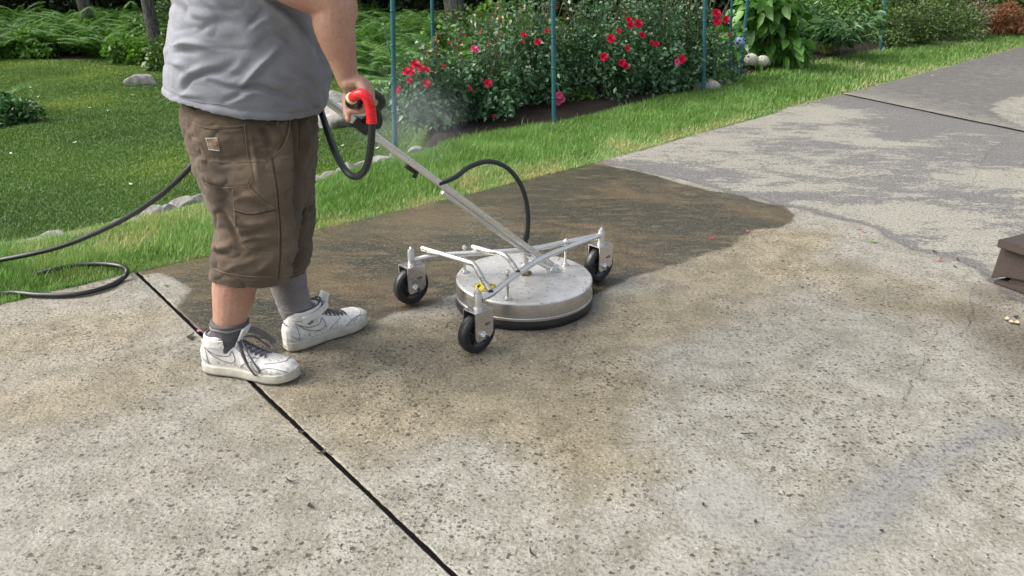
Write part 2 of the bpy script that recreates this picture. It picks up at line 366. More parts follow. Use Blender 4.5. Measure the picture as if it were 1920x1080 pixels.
def mat_steel(name, base=0.62, rough=0.3, warm=1.0, dirt=0.15, scale=18, brushed=(1, 1, 1)):
    t = NT(name); mp = t.n('Mapping', Vector=t.obj, Scale=brushed).outputs[0]
    n = t.noise(scale, 6, 0.65); f = t.noise(220, 3, 0.6, mp)
    c = t.mix(t.mr(n, 0.45, 0.8, 0.0, dirt), (base, base * 0.985 * warm, base * 0.95 * warm), (0.20, 0.18, 0.15))
    r = t.math('ADD', t.mr(n, 0.3, 0.7, rough - 0.06, rough + 0.16), t.math('MULTIPLY', t.math('SUBTRACT', f, 0.5), 0.15))
    return t.pbr(c, r, 0.92, t.bump(f, 0.12, 0.001))
M['steel'] = mat_steel('stainless_tube', 0.66, 0.27)
M['plate'] = mat_steel('stainless_bracket', 0.58, 0.28, 0.97, 0.12, 10)
M['side'] = mat_steel('stainless_deck_side', 0.52, 0.24, 0.98, 0.7, 9, (1, 1, 0.15))
def mat_decktop():
    t = NT('wet_deck_top_steel'); n = t.noise(11, 5, 0.6); sp = t.noise(75, 4, 0.65); sp2 = t.noise(26, 4, 0.7)
    c = t.mix(t.mr(n, 0.35, 0.7), (0.62, 0.62, 0.61), (0.46, 0.45, 0.425)); grit = t.math('MULTIPLY', t.mr(sp, 0.57, 0.63), t.mr(sp2, 0.42, 0.56))
    c = t.mix(t.math('MULTIPLY', grit, 0.85), c, (0.05, 0.042, 0.032)); c = t.mix(t.mr(sp2, 0.52, 0.72, 0, 0.5), c, (0.30, 0.27, 0.22))
    m = t.math('SUBTRACT', 0.45, t.math('MULTIPLY', grit, 0.45)); r = t.mr(n, 0.3, 0.7, 0.25, 0.5)
    return t.pbr(c, r, m, t.bump(t.math('ADD', sp, n), 0.25, 0.003))
M['decktop'] = mat_decktop()
M['rubber'] = mat_plain('black_rubber', (0.014, 0.015, 0.017), 0.42, scale=40, bump=0.25)
M['rim_black'] = mat_plain('black_plastic_hub', (0.018, 0.018, 0.02), 0.35, scale=40)
M['hose'] = mat_plain('black_hose_rubber', (0.010, 0.014, 0.014), 0.36, scale=25, bump=0.15)
M['red'] = mat_plain('glossy_red_plastic', (0.62, 0.010, 0.016), 0.28, scale=60, bump=0.3, var=0.2)
M['cream'] = mat_plain('cream_sealing_tape', (0.62, 0.52, 0.36), 0.7)
M['brass'] = mat_plain('brass_fitting', (0.22, 0.17, 0.08), 0.4, 0.8)
M['yellow'] = mat_plain('yellow_sticker', (0.62, 0.52, 0.03), 0.4, scale=40, var=0.2)
M['ink'] = mat_plain('black_print', (0.012, 0.012, 0.012), 0.5)
M['brown_print'] = mat_plain('dark_brown_print', (0.055, 0.03, 0.015), 0.5)
def mat_wood():
    t = NT('dark_brown_stained_wood'); mp = t.n('Mapping', Vector=t.obj, Scale=(2.0, 26, 26)).outputs[0]; n = t.noise(3.0, 6, 0.65, mp); b = t.noise(5, 3)
    c = t.mix(n, (0.030, 0.022, 0.018), (0.060, 0.045, 0.037)); c = t.mix(t.mr(b, 0.6, 0.75, 0, 0.3), c, (0.10, 0.085, 0.07))
    return t.pbr(c, 0.55, 0, t.bump(n, 0.4, 0.003))
M['wood'] = mat_wood()
def mat_skin():
    t = NT('skin'); n = t.noise(9, 5, 0.6); f = t.noise(130, 4, 0.6); s = t.noise(60, 2, 0.5)
    c = t.mix(t.mr(n, 0.35, 0.7), (0.43, 0.255, 0.18), (0.36, 0.185, 0.13)); c = t.mix(t.mr(f, 0.4, 0.7, 0, 0.4), c, (0.27, 0.13, 0.09))
    c = t.mix(t.mr(s, 0.735, 0.76, 0.0, 0.85), c, (0.05, 0.03, 0.02))
    return t.pbr(c, 0.5, 0, t.bump(f, 0.35, 0.002), 0.4, Subsurface_Weight=0.12, Subsurface_Radius=(0.02, 0.008, 0.004), Subsurface_Scale=0.3)
M['skin'] = mat_skin()
def mat_cloth(name, c0, c1, c2, scale=8, weave=520, stain=0.5, rough=0.95):
    t = NT(name); n = t.noise(scale, 6, 0.6); f = t.noise(weave, 2, 0.6); h = t.noise(170, 4, 0.7)
    c = t.mix(t.mr(n, 0.3, 0.7), c0, c1); c = t.mix(t.mr(h, 0.3, 0.7, 0.0, 0.22), c, c2)
    wr = t.attr('wear_shade'); c = t.mix(t.math('MULTIPLY', wr, stain), c, c2)  # stain scales wear and, on shirt and shorts, painted shading
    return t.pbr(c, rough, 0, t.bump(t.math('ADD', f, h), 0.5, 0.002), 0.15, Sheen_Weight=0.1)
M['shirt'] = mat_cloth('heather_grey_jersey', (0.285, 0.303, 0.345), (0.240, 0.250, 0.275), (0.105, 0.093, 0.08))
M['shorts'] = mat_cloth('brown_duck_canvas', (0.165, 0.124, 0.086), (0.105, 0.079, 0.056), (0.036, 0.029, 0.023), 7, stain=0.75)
M['stitch'] = mat_plain('light_brown_thread', (0.20, 0.148, 0.10), 0.9)
M['seam_dark'] = mat_plain('dark_brown_seam', (0.022, 0.015, 0.010), 0.9)
M['sock'] = mat_cloth('grey_knit', (0.27, 0.25, 0.245), (0.20, 0.185, 0.185), (0.09, 0.08, 0.08), 12)
M['sock_low'] = mat_cloth('dark_grey_knit', (0.13, 0.125, 0.135), (0.10, 0.095, 0.10), (0.06, 0.055, 0.055), 12)
def mat_leather():
    t = NT('scuffed_white_leather'); n = t.noise(26, 7, 0.7); f = t.noise(90, 5, 0.65); b = t.noise(9, 3)
    c = t.mix(t.mr(n, 0.35, 0.75), (0.70, 0.69, 0.66), (0.58, 0.56, 0.52)); c = t.mix(t.math('MULTIPLY', t.mr(f, 0.58, 0.68, 0, 0.6), t.mr(b, 0.42, 0.6)), c, (0.09, 0.075, 0.06))
    gp = t.attr('grime'); c = t.mix(t.math('MULTIPLY', gp, t.mr(f, 0.45, 0.65, 0.05, 0.55)), c, (0.20, 0.175, 0.14))
    return t.pbr(c, 0.5, 0, t.bump(t.math('ADD', n, f), 0.3, 0.003))
M['leather'] = mat_leather()
M['sole'] = mat_plain('dirty_white_rubber_sole', (0.40, 0.38, 0.32), 0.6, var=0.5, scale=28, bump=0.4)
M['lace'] = mat_plain('dark_grey_laces', (0.10, 0.09, 0.105), 0.9)
M['shoe_line'] = mat_plain('dark_shoe_seam', (0.19, 0.18, 0.17), 0.8)
M['lining'] = mat_plain('dark_grey_lining', (0.075, 0.07, 0.08), 0.9)
M['patch'] = mat_plain('off_white_label_cloth', (0.20, 0.175, 0.14), 0.9)
M['patch_o'] = mat_plain('rust_orange_label_cloth', (0.20, 0.085, 0.028), 0.9)
M['hair'] = mat_plain('brown_hair', (0.06, 0.035, 0.02), 0.6, scale=80, bump=0.8, bd=0.01)
M['eye'] = mat_plain('eye_white', (0.6, 0.6, 0.58), 0.2); M['lips'] = mat_plain('lips', (0.36, 0.13, 0.10), 0.5)
M['tyre_line'] = M['rubber']

# ------------------------------------------------------------ ground plan (metres), read off the photograph
EDGE = [(-9.0, -0.6), (-3.5, 1.95), (-2.6, 2.45), (-1.97, 2.80), (-1.82, 2.95), (-1.60, 3.14), (-1.342, 3.36), (-0.937, 3.711), (-0.296, 4.27), (0.436, 4.937), (1.492, 6.02), (3.074, 7.613), (4.732, 9.23), (7.174, 11.647), (14, 18.2)]
STONE = [(-12.0, -1.2), (-5.0, 1.9), (-2.9, 3.08), (-2.321, 3.409), (-2.136, 3.55), (-1.868, 3.88), (-1.641, 4.16), (-1.146, 4.655), (-0.763, 5.119), (-0.577, 5.343), (-0.077, 5.761), (0.316, 6.081), (0.99, 6.804), (1.78, 7.60), (2.389, 8.55), (3.72, 9.87), (4.887, 10.95), (6.455, 12.2), (7.727, 13.6), (14, 20)]
ex, ey = zip(*EDGE); sx, sy = zip(*STONE)
def edge_y(x): return np.interp(x, ex, ey)
def stone_y(x): return np.interp(x, sx, sy)
LOW = -0.35
def terrain_z(x, y):
    x = np.asarray(x, float); y = np.asarray(y, float); E_ = edge_y(x); S_ = stone_y(x)
    drop = sstep(0.02, 0.30, y - S_)
    bed = sstep(-0.80, -0.5, x + 0.05 * (y - 5)) * (1 - sstep(2.0, 3.6, y - S_))
    z = np.where(y < S_, -0.012, -0.012 + drop * (LOW + 0.012) * (1 - bed) + bed * 0.05 * drop)
    z = np.where(y < E_ - 0.03, -0.10, z)
    return z

# terrain: fine sheet near, stretched out to the horizon
gx = np.concatenate([np.linspace(-220, -15, 20), np.arange(-14.5, 15, 0.09), np.linspace(15.5, 220, 20)])
gy = np.concatenate([np.linspace(-120, -3, 14), np.arange(-2.5, 22, 0.09), np.linspace(22.5, 260, 24)])
X, Y = np.meshgrid(gx, gy); x = X.ravel(); y = Y.ravel(); z = terrain_z(x, y)
P3 = np.stack([x, y, z * 0], 1); nz = vnoise(P3, 1.3, 3, 3) - 0.5
z = z + np.where(y > stone_y(x) + 0.1, nz * 0.10, 0)
S_ = stone_y(x); inbed = sstep(0.03, 0.10, y - S_ + 0.03 * np.sin(x * 9)) * sstep(-0.72, -0.55, x + 0.05 * (y - 5) + 0.1 * nz)
wood = sstep(0, 0.6, y - np.interp(x, [-14, -8, -3.2, -2.2, -1.5, -0.9, 3], [12.7, 12.7, 12.8, 10.6, 8.7, 8.0, 10.0]))
straw = sstep(0.16, 0.0, y - edge_y(x)) * (y < S_) + 0.5 * (y < S_) * sstep(0.5, 0.7, vnoise(P3, 2.2, 9, 2))
mask = np.stack([np.clip(inbed + wood, 0, 1), np.clip(straw, 0, 1), x * 0, x * 0 + 1], 1)
nx, ny = len(gx), len(gy); ii = (np.arange(ny - 1)[:, None] * nx + np.arange(nx - 1)[None]).ravel()
me = np_mesh('ground', np.stack([x, y, z], 1), np.stack([ii, ii + 1, ii + nx + 1, ii + nx], 1), {'mask': mask})
tag(link('ground', me, M['terrain']), kind='structure')

# ------------------------------------------------------------ driveway slabs
J1a, J1b = np.array([-1.597, 3.135]), np.array([-0.127, 1.35]); J2a, J2b = np.array([3.074, 7.60]), np.array([3.793, 5.907])
d1 = (J1b - J1a) / np.linalg.norm(J1b - J1a); d2 = (J2b - J2a) / np.linalg.norm(J2b - J2a)
def g2(*pts): return [tuple(G(px, py)[:2]) for px, py in pts]
DIRTY = g2((240, 515), (400, 462), (600, 418), (1085, 300), (1200, 322), (1300, 350), (1400, 370), (1470, 388), (1500, 405), (1470, 425), (1420, 428), (1365, 462), (1260, 497), (1180, 522), (1110, 556), (1060, 590), (980, 590), (880, 540), (850, 552), (800, 570), (750, 586), (690, 602), (600, 640), (520, 668), (440, 660), (376, 640), (355, 610), (322, 590), (345, 560), (350, 540), (325, 520), (290, 512), (258, 520))
DRY = g2((1085, 298), (1290, 340), (1500, 395), (1640, 430), (1700, 470), (1790, 490), (1900, 560), (2100, 620), (2400, 620), (2500, 200), (1930, 60), (1575, 160))
FAR_PALE = g2((1860, 205), (1880, 188), (1930, 178), (2050, 180), (2150, 215), (2060, 262), (1950, 245), (1890, 225))
FRINGE = [(1290, 340), (1420, 372), (1560, 410), (1680, 452), (1790, 520), (1900, 610), (1990, 700)]
TANP = g2((560, 640), (850, 600), (1010, 600), (1160, 560), (1300, 490), (1430, 435), (1560, 440), (1500, 520), (1300, 600), (1180, 700), (1180, 830), (1040, 880), (900, 800), (700, 830), (500, 760))
TAN2 = g2((-200, 580), (240, 530), (340, 640), (230, 760), (60, 820), (-200, 800))
WET = [((1700, 700), 0.2, 0.4), ((1400, 640), 0.35, 0.35), ((330, 880), 0.2, 0.4), ((1000, 640), 0.16, 0.5), ((1150, 1060), 0.15, 0.4), ((1380, 950), 0.16, 0.45)]
STAIN = [((1250, 545), 0.10, 0.0), ((1060, 760), 0.16, 0.25), ((1140, 810), 0.14, 0.30), ((840, 720), 0.16, 0.35), ((1680, 560), 0.22, 0.45), ((1820, 590), 0.2, 0.7), ((1900, 640), 0.25, 0.8), ((1960, 680), 0.25, 0.8), ((1860, 555), 0.14, 0.6), ((1600, 500), 0.15, 0.45), ((1500, 470), 0.12, 0.3), ((120, 900), 0.12, 0.25), ((720, 860), 0.12, 0.35), ((620, 760), 0.12, 0.4), ((1560, 640), 0.12, 0.15)]
def drive_masks(V):
    x, y = V[:, 0], V[:, 1]; P = np.stack([x, y, x * 0], 1)
    wn = (vnoise(P, 2.5, 21, 4) - 0.5) * 0.16; wn2 = (vnoise(P, 14, 22, 3) - 0.5) * 0.06
    sd = poly_sd(x, y, DIRTY); dirt = sstep(-0.075, 0.075, sd + wn2 * 0.8 + wn * 0.15) * (((x - J1a[0]) * (-d1[1]) + (y - J1a[1]) * d1[0]) > -0.002)
    sdd = poly_sd(x, y, DRY); dry = sstep(-0.10, 0.10, sdd + wn2 + wn)
    side2 = (x - J2a[0]) * (-d2[1]) + (y - J2a[1]) * d2[0]          # beyond joint two
    far = side2 > 0
    fp = sstep(-0.04, 0.04, poly_sd(x, y, FAR_PALE))
    pn = vnoise(P, 0.9, 31, 2)
    pale = np.where(far, 0.46 * (1 - fp) , dry * (0.62 + 0.30 * pn))
    pale = np.where(far & (fp < 0.5), 0.40 + 0.12 * pn, pale)
    fr = g2(*FRINGE); fd = seg_dist(x, y, fr); fringe = np.exp(-((fd + wn) / 0.16) ** 2) * (1 - dirt)
    near2 = np.exp(-(np.abs(side2) / 0.25) ** 2)
    pale = pale * (1 - 0.25 * near2)
    t_ = np.maximum(sstep(-0.25, 0.2, poly_sd(x, y, TANP) + wn * 2), 0.6 * sstep(-0.3, 0.2, poly_sd(x, y, TAN2) + wn * 2))
    yell = g2((1480, 470), (1640, 510), (1780, 540), (1860, 580), (1700, 590), (1560, 560), (1420, 500))
    t_ = np.maximum(t_, 0.55 * sstep(-0.15, 0.12, poly_sd(x, y, yell) + wn)); t_ = np.clip(t_ * 0.92 + 0.08, 0, 1)
    dc_ = np.hypot(x - 0.046, y - 2.815); wet = (0.12 + 0.38 * sstep(0.45, 0.7, vnoise(P, 1.1, 55, 3))) * (1 - dry) + dirt * 0.25 + 0.6 * sstep(0.36, 0.27, dc_ + wn * 0.3)
    for (p, r, a) in WET:
        c = G(*p); wet = np.maximum(wet, a * sstep(1.25, 0.5, np.hypot(x - c[0], y - c[1]) / r + wn * 3))
    run = seg_dist(x, y, g2((1380, 1130), (1500, 1050), (1590, 985), (1680, 915), (1770, 855), (1860, 800))); wet = np.maximum(wet, 1.0 * sstep(0.19, -0.03, run + wn * 0.9 + wn2 * 0.6))
    wet = np.maximum(wet, fringe * 0.16); wet = np.where(far, 0.0, wet)
    st = fringe * 0.07
    for (p, r, a) in STAIN:
        c = G(*p); dx = x - c[0]; dy = y - c[1]; st = np.maximum(st, a * sstep(1.4, 0.2, np.hypot(dx, dy * 1.0) / r + wn * 4 + wn2 * 3))
    st = st * (1 - dirt)
    rect = g2((1225, 925), (1350, 880), (1440, 900), (1510, 985), (1440, 1040), (1330, 1010)); st = st - 0.75 * sstep(-0.07, 0.05, poly_sd(x, y, rect) + wn * 0.4)
    arcs = np.sin(2 * np.pi * (np.hypot(x - 0.9, y + 1.6) / 0.52 + 0.35 * (vnoise(P, 1.2, 77, 2) - 0.5))) ; t_ = np.clip(t_ + 0.12 * arcs * (1 - dry), 0, 1)
    return np.stack([dirt, np.clip(wet, 0, 1), t_, pale], 1), np.clip(st, -1, 1)

JOINT = mat_plain('dark_joint_grit', (0.006, 0.0055, 0.005), 0.95, scale=60, spec=0.05)
def slab(Efun, dfun, n_s, n_t, tmax, tpow, gaps):
    s = np.linspace(0, 1, n_s); tt = tmax * np.linspace(0, 1, n_t) ** tpow
    E_ = np.array([Efun(a) for a in s]); D_ = np.array([dfun(a) for a in s])
    V = E_[:, None, :] + D_[:, None, :] * tt[None, :, None]; V = V.reshape(-1, 2)
    P = np.concatenate([V, np.zeros((len(V), 1))], 1)
    ji = (vnoise(P, 14, 5, 3) - 0.5)
    i_s = np.repeat(np.arange(n_s), n_t); j_t = np.tile(np.arange(n_t), n_s)
    z = (vnoise(P, 3, 6, 2) - 0.5) * 0.004
    rag = (vnoise(P, 30, 8, 2) - 0.5) * 0.012
    for edge_i, sg in ((0, 1), (n_s - 1, -1)):                     # ragged joint edges with a worn arris
        k = i_s == edge_i; t1 = D_[edge_i]; nrm = np.array([-t1[1], t1[0]]) * sg
        P[k, :2] += nrm * (gaps[0 if edge_i == 0 else 1] + np.abs(rag[k]) * 0.9)[:, None]
    k = j_t == 0; P[k, 1] += ji[k] * 0.10; P[k, 0] -= ji[k] * 0.10; P[k, 2] = -0.004
    P[:, 2] += z
    m, st = drive_masks(P)
    a = (i_s[:, None] * 0)
    id0 = (np.arange(n_s - 1)[:, None] * n_t + np.arange(n_t - 1)[None]).ravel()
    Fq = np.stack([id0, id0 + 1, id0 + n_t + 1, id0 + n_t], 1)
    # side walls
    allV = [P]; allm = [m]; alls = [st]; F2 = [Fq]; off = len(P)
    for idx in (np.arange(n_t), (n_s - 1) * n_t + np.arange(n_t), np.arange(n_s) * n_t, np.arange(n_s) * n_t + n_t - 1):
        B = P[idx].copy(); B[:, 2] = -0.09; allV.append(B); allm.append(m[idx]); alls.append(st[idx]); q = np.arange(len(idx) - 1)
        if len(idx) == n_t: mm_ = m[idx].copy(); mm_[:, 0] = 1.0; mm_[:, 3] = 0; allm[-1] = mm_
        F2.append(np.stack([idx[:-1], idx[1:], off + q + 1, off + q], 1)); off += len(idx)
    nf = len(Fq); me = np_mesh('driveway', np.concatenate(allV), np.concatenate(F2), {'mask': np.concatenate(allm), 'stain': np.concatenate(alls)})
    me.materials.append(M['concrete']); me.materials.append(JOINT); mi = np.zeros(len(me.polygons), np.int32); mi[nf:] = 1; me.polygons.foreach_set('material_index', mi)
    bm = bmesh.new(); bm.from_mesh(me); bmesh.ops.recalc_face_normals(bm, faces=bm.faces); bm.to_mesh(me); bm.free()
    return tag(link('driveway', me, M['concrete'], smooth=False), kind='structure')
EB = catmull([J1a] + [np.array(e) for e in EDGE if J1a[0] + 0.1 < e[0] < J2a[0] - 0.1] + [J2a], 10)
cum = np.concatenate([[0], np.cumsum([np.linalg.norm(EB[i + 1] - EB[i]) for i in range(len(EB) - 1)])]); cum /= cum[-1]
def efB(a): return np.array([np.interp(a, cum, [p[0] for p in EB]), np.interp(a, cum, [p[1] for p in EB])])
def dB(a): v = d1 * (1 - a) + d2 * a; return v / np.linalg.norm(v)
slab(efB, dB, 330, 420, 9.0, 1.25, (0.0070, 0.027))
EA = [np.array((-9.0, -0.6)), np.array((-3.5, 1.95)), np.array((-2.6, 2.45)), np.array((-1.97, 2.80)), np.array((-1.80, 2.95)), J1a]
cumA = np.concatenate([[0], np.cumsum([np.linalg.norm(EA[i + 1] - EA[i]) for i in range(len(EA) - 1)])]); cumA /= cumA[-1]
slab(lambda a: np.array([np.interp(1 - (1 - a) ** 1.4, cumA, [p[0] for p in EA]), np.interp(1 - (1 - a) ** 1.4, cumA, [p[1] for p in EA])]), lambda a: d1, 260, 200, 5.5, 1.0, (0.0070, 0.0070))
EC = [J2a, np.array((4.732, 9.23)), np.array((7.174, 11.647)), np.array((14, 18.2))]
cumC = np.concatenate([[0], np.cumsum([np.linalg.norm(EC[i + 1] - EC[i]) for i in range(3)])]); cumC /= cumC[-1]
slab(lambda a: np.array([np.interp(a, cumC, [p[0] for p in EC]), np.interp(a, cumC, [p[1] for p in EC])]), lambda a: d2, 280, 160, 11.0, 1.0, (0.027, 0.0))
# dark grit lying in the bottom of the two joints
m = MB()
for a, d, L in ((J1a, d1, 5), (J2a, d2, 9)):
    n = np.array([-d[1], d[0]]); pts = [a + d * t - n * 0.04 for t in (0.06, L)] + [a + d * t + n * 0.04 for t in (L, 0.06)]
    m.add([(p[0], p[1], -0.0045) for p in pts], [(0, 1, 2, 3)])
tag(m.build('joint_filler', JOINT, smooth=False), kind='structure')
# hairline cracks
crack_mat = mat_plain('crack_dark', (0.035, 0.032, 0.028), 0.95)
for pts in ([(1897, 255), (1862, 280), (1840, 305), (1828, 330), (1822, 355)], [(1828, 530), (1820, 560), (1822, 590), (1812, 615), (1795, 630), (1760, 645), (1738, 660)], [(1738, 660), (1728, 690), (1708, 720), (1700, 745), (1688, 770)], [(1250, 935), (1275, 918), (1310, 905)], [(1510, 790), (1530, 775), (1545, 765)]):
    g = [G(*p) for p in pts]; q = catmull(g, 10); m = MB(); V = []; k = len(q)
    for i, p in enumerate(q):
        j = rng.normal(0, 0.006, 2); w_ = 0.0011 * (1 - abs(2 * i / k - 1) * 0.6); c = np.array([p[0] + j[0], p[1] + j[1], 0.0035]); V += [c - [w_, 0, 0], c + [w_, 0, 0]]
    m.add(V, [(2 * i, 2 * i + 1, 2 * i + 3, 2 * i + 2) for i in range(k - 1)]); tag(m.build('hairline_crack', crack_mat, smooth=False), kind='structure')

# ------------------------------------------------------------ grass
def blades(name, x, y, z, L, W, mat, lean=0.5, extra=None):
    n = len(x); a = rng.uniform(0, 2 * np.pi, n); l = np.abs(rng.normal(lean, 0.25, n)) * L
    dx, dy = np.cos(a), np.sin(a); sx_, sy_ = -dy * W * 0.5, dx * W * 0.5
    h = np.sqrt(np.maximum(L * L - l * l * 0.8, (0.25 * L) ** 2)); B = np.stack([x, y, z], 1)
    S = np.stack([sx_, sy_, 0 * x], 1); Mid = B + np.stack([dx * l * 0.35, dy * l * 0.35, h * 0.6], 1); T = B + np.stack([dx * l, dy * l, h], 1)
    V = np.stack([B - S, B + S, Mid + S * 0.9, Mid - S * 0.9, T], 1).reshape(-1, 3); o = np.arange(n)[:, None] * 5
    rnd = rng.uniform(0, 1, n) if extra is None else np.clip(extra, 0, 1.2)
    me = np_mesh(name, V, [o + np.array([[0, 1, 2, 3]]), o + np.array([[3, 2, 4]])], {'rnd': np.repeat(rnd, 5)})
    return link(name, me, mat, smooth=False)
N = 420000; x = rng.uniform(-4.5, 9, N); x = np.where(rng.uniform(size=N) < 0.65, rng.uniform(-3.2, 2.2, N), x); u = rng.uniform(-0.045, 1.03, N)
E_ = edge_y(x); S_ = stone_y(x); y = E_ + (S_ - E_) * u; 
ppx, ppy = PX(np.stack([x, y, x * 0], 1)); keep = (ppx > -250) & (ppx < 2150) & (ppy < 800)
x, y, u = x[keep], y[keep], u[keep]; dist = np.hypot(x, y); keep = rng.uniform(size=len(x)) < np.clip(5.0 / dist, 0.25, 1); x, y, u, dist = x[keep], y[keep], u[keep], dist[keep]
P = np.stack([x, y, x * 0], 1); tall = vnoise(P, 1.7, 41, 3); dryp = sstep(0.56, 0.72, vnoise(P, 1.1, 44, 3)); dd = y - edge_y(x)
L = (0.028 + 0.055 * tall) * (0.5 + 0.5 * sstep(-0.02, 0.22, dd)) * rng.uniform(0.6, 1.35, len(x)); L = np.where(rng.uniform(size=len(x)) < 0.03, L * 1.5, L); L = L * np.where(x < -0.5, 1 - 0.55 * sstep(0.80, 0.98, u), 1)
straw_p = np.clip(0.75 * sstep(0.25, 0.0, dd) * (0.4 + vnoise(P, 2.0, 46, 2)) + 0.75 * dryp, 0, 1); isd = rng.uniform(size=len(x)) < straw_p * 0.8
rn = np.where(isd, rng.uniform(1.0, 1.2, len(x)), rng.uniform(0, 0.8, len(x)))
tag(blades('verge_grass', x, y, x * 0 - 0.012, L, 0.0028 * np.clip(dist / 4, 0.9, 2.5), M['grass'], 0.45, rn), kind='stuff', label='bright green grass strip along the driveway edge', cat='grass')
FL = lambda x: np.interp(x, [-14, -8, -3.2, -2.2, -1.5, -0.9, 3], [12.9, 12.9, 13.0, 10.8, 8.9, 8.2, 10.0])
N = 700000; y = 3.0 + 10.2 * rng.uniform(size=N) ** 1.0; x = rng.uniform(-1.35, -0.02, N) * (y * 0.75 + 0.3)
ok = (y > stone_y(x) + 0.05) & (y < FL(x)) & ((x < -0.62) | (y > stone_y(x) + 2.4)); x, y = x[ok], y[ok]
P = np.stack([x, y, x * 0], 1); z = terrain_z(x, y) + (vnoise(P, 1.3, 3, 3) - 0.5) * 0.10; dist = np.hypot(x, y)
pat = vnoise(P, 0.8, 51, 4); rn = np.clip(1.7 * (pat - 0.33) + rng.uniform(-0.1, 0.25, len(x)), 0, 1)
tag(blades('lawn_grass', x, y, z, rng.uniform(0.010, 0.026, len(x)), 0.0030 * dist / 4.5, M['lawn'], 0.7, rn), kind='stuff', label='mown dark green grass of the lower lawn', cat='grass')

# ------------------------------------------------------------ stones
def rock_mesh(size, seed, flat=0.55):
    bm = bmesh.new(); bmesh.ops.create_icosphere(bm, subdivisions=4, radius=1); V = np.array([v.co for v in bm.verts])
    r = 1 + 0.5 * (vnoise(V + 5, 1.1, seed, 2) - 0.5) + 0.16 * (vnoise(V + 5, 4, seed, 3) - 0.5)
    V = V * r[:, None]
    q = np.random.default_rng(seed)
    for _ in range(9):                                              # knock flats off it
        n = q.normal(size=3); n /= np.linalg.norm(n); d = V @ n; k = q.uniform(0.62, 0.85); V -= np.clip(d - k, 0, None)[:, None] * n * 0.85
    V = V * np.array(size)
    for v, c in zip(bm.verts, V): v.co = c
    me = bpy.data.meshes.new('rock'); bm.to_mesh(me); bm.free(); return me
sl = [(-60, 478, 60, 'half buried'), (45, 462, 62, 'flat pale'), (95, 452, 45, 'grass covered'), (150, 446, 40, 'low'), (232, 418, 40, 'small grey'), (283, 400, 36, 'pale rounded'), (312, 392, 22, 'small pointed'), (340, 381, 38, 'tan'), (378, 374, 32, 'whitish'), (420, 366, 40, 'grey'), (470, 358, 44, 'grey'), (530, 348, 44, 'grey'), (590, 336, 30, 'grey'), (612, 330, 26, 'low grey'), (645, 318, 30, 'whitish grey'), (676, 309, 22, 'small'), (712, 298, 34, 'long pale'), (742, 290, 20, 'small dark-tinged'), (775, 280, 24, 'thin flat')]
for i, (px, py, wd, desc) in enumerate(sl):
    p = G(px, py + 6); wm = wd / F * math.hypot(p[1], 1.25)
    o = link('edging_stone', rock_mesh((wm * 0.85, wm * 0.45, 0.034 + 0.008 * (i % 3)), 100 + i), M['rock'])
    o.location = (p[0], p[1] + 0.04, 0.0); o.rotation_euler = (0, 0, 0.7 + rng.uniform(-0.3, 0.3))
    where = ['left of the picture edge under the rising hose', 'at the left edge beyond the rising hose', 'just right of the leftmost stone', 'under the middle of the rising hose', 'above the rising hose in the verge', 'at the left end of the visible stone row', 'between the pale stone and the tan stone', 'just left of the man\'s shorts', 'touching the back of the man\'s shorts'] + ['hidden behind the man\'s shorts'] * 4 + ['just right of the man\'s shorts', 'left of the hanging hose loop', 'inside the hanging hose loop', 'between the hose loop and the cleaner shaft', 'under the cleaner shaft', 'where the mulch bed begins'][0:6]
    hid = 9 <= i <= 12
    tag(o, ('grey edging stone hidden behind the man\'s shorts' if hid else f'{desc} edging stone {where[i]}'), 'stone', 'stones edging the lower lawn')
for nm, px, py, Yd, sz, lab, rz in (('boulder', 640, 232, 0, (0.34, 0.30, 0.17), 'large pale boulder on the lawn behind the gripping hand', 0.2), ('boulder', 622, 205, 0, (0.24, 0.22, 0.17), 'smaller pale boulder behind the larger one near the shirt hem', 0.9), ('flat_rock', 262, 162, 0, (0.22, 0.15, 0.12), 'grey pointed flat rock lying on the far lawn below the tree', 0.35), ('rock', 1350, 165, 0, (0.16, 0.12, 0.09), 'pale low rock at the bed edge between two stakes', 0.5), ('rock', 1330, 172, 0, (0.12, 0.1, 0.09), 'mossy rock beside the fifth stake at the bed edge', 0.1)):
    zl = LOW if px < 700 else 0.02
    p = G(px, py, zl); o = link(nm, rock_mesh(sz, 300 + px), M['rock']); o.location = (p[0], p[1] + 0.1, zl + 0.02); o.rotation_euler = (0, 0, rz); tag(o, lab, 'rock')

# ------------------------------------------------------------ leaves
def leaf_geo(P, D, Nn, L, W, droop=0.15, fold=0.18):
    S = np.cross(D, Nn); S /= np.linalg.norm(S, axis=1, keepdims=True) + 1e-9; Nn = np.cross(S, D)
    L = np.broadcast_to(L, len(P))[:, None]; W = np.broadcast_to(W, len(P))[:, None]
    mid = P + D * L * 0.45; tip = P + D * L - np.array([0, 0, 1.0]) * L * droop
    V = np.stack([P, mid - S * W * 0.5 + Nn * W * fold, tip, mid + S * W * 0.5 + Nn * W * fold, mid], 1)
    o = np.arange(len(P))[:, None] * 5
    F3 = np.concatenate([o + np.array([[0, 1, 4]]), o + np.array([[1, 2, 4]]), o + np.array([[0, 4, 3]]), o + np.array([[4, 2, 3]])])
    return V.reshape(-1, 3), F3
def leaves(name, P, D, Nn, L, W, rnd, mat, parent=None, droop=0.15):
    V, F3 = leaf_geo(P, D, Nn, L, W, droop); me = np_mesh(name, V, F3, {'rnd': np.repeat(rnd, 5)})
    return link(name, me, mat, parent, smooth=False, local=True)
def rdir(n, up=0.4):
    d = rng.normal(size=(n, 3)); d[:, 2] = d[:, 2] * 0.7 + up; return d / np.linalg.norm(d, axis=1, keepdims=True)
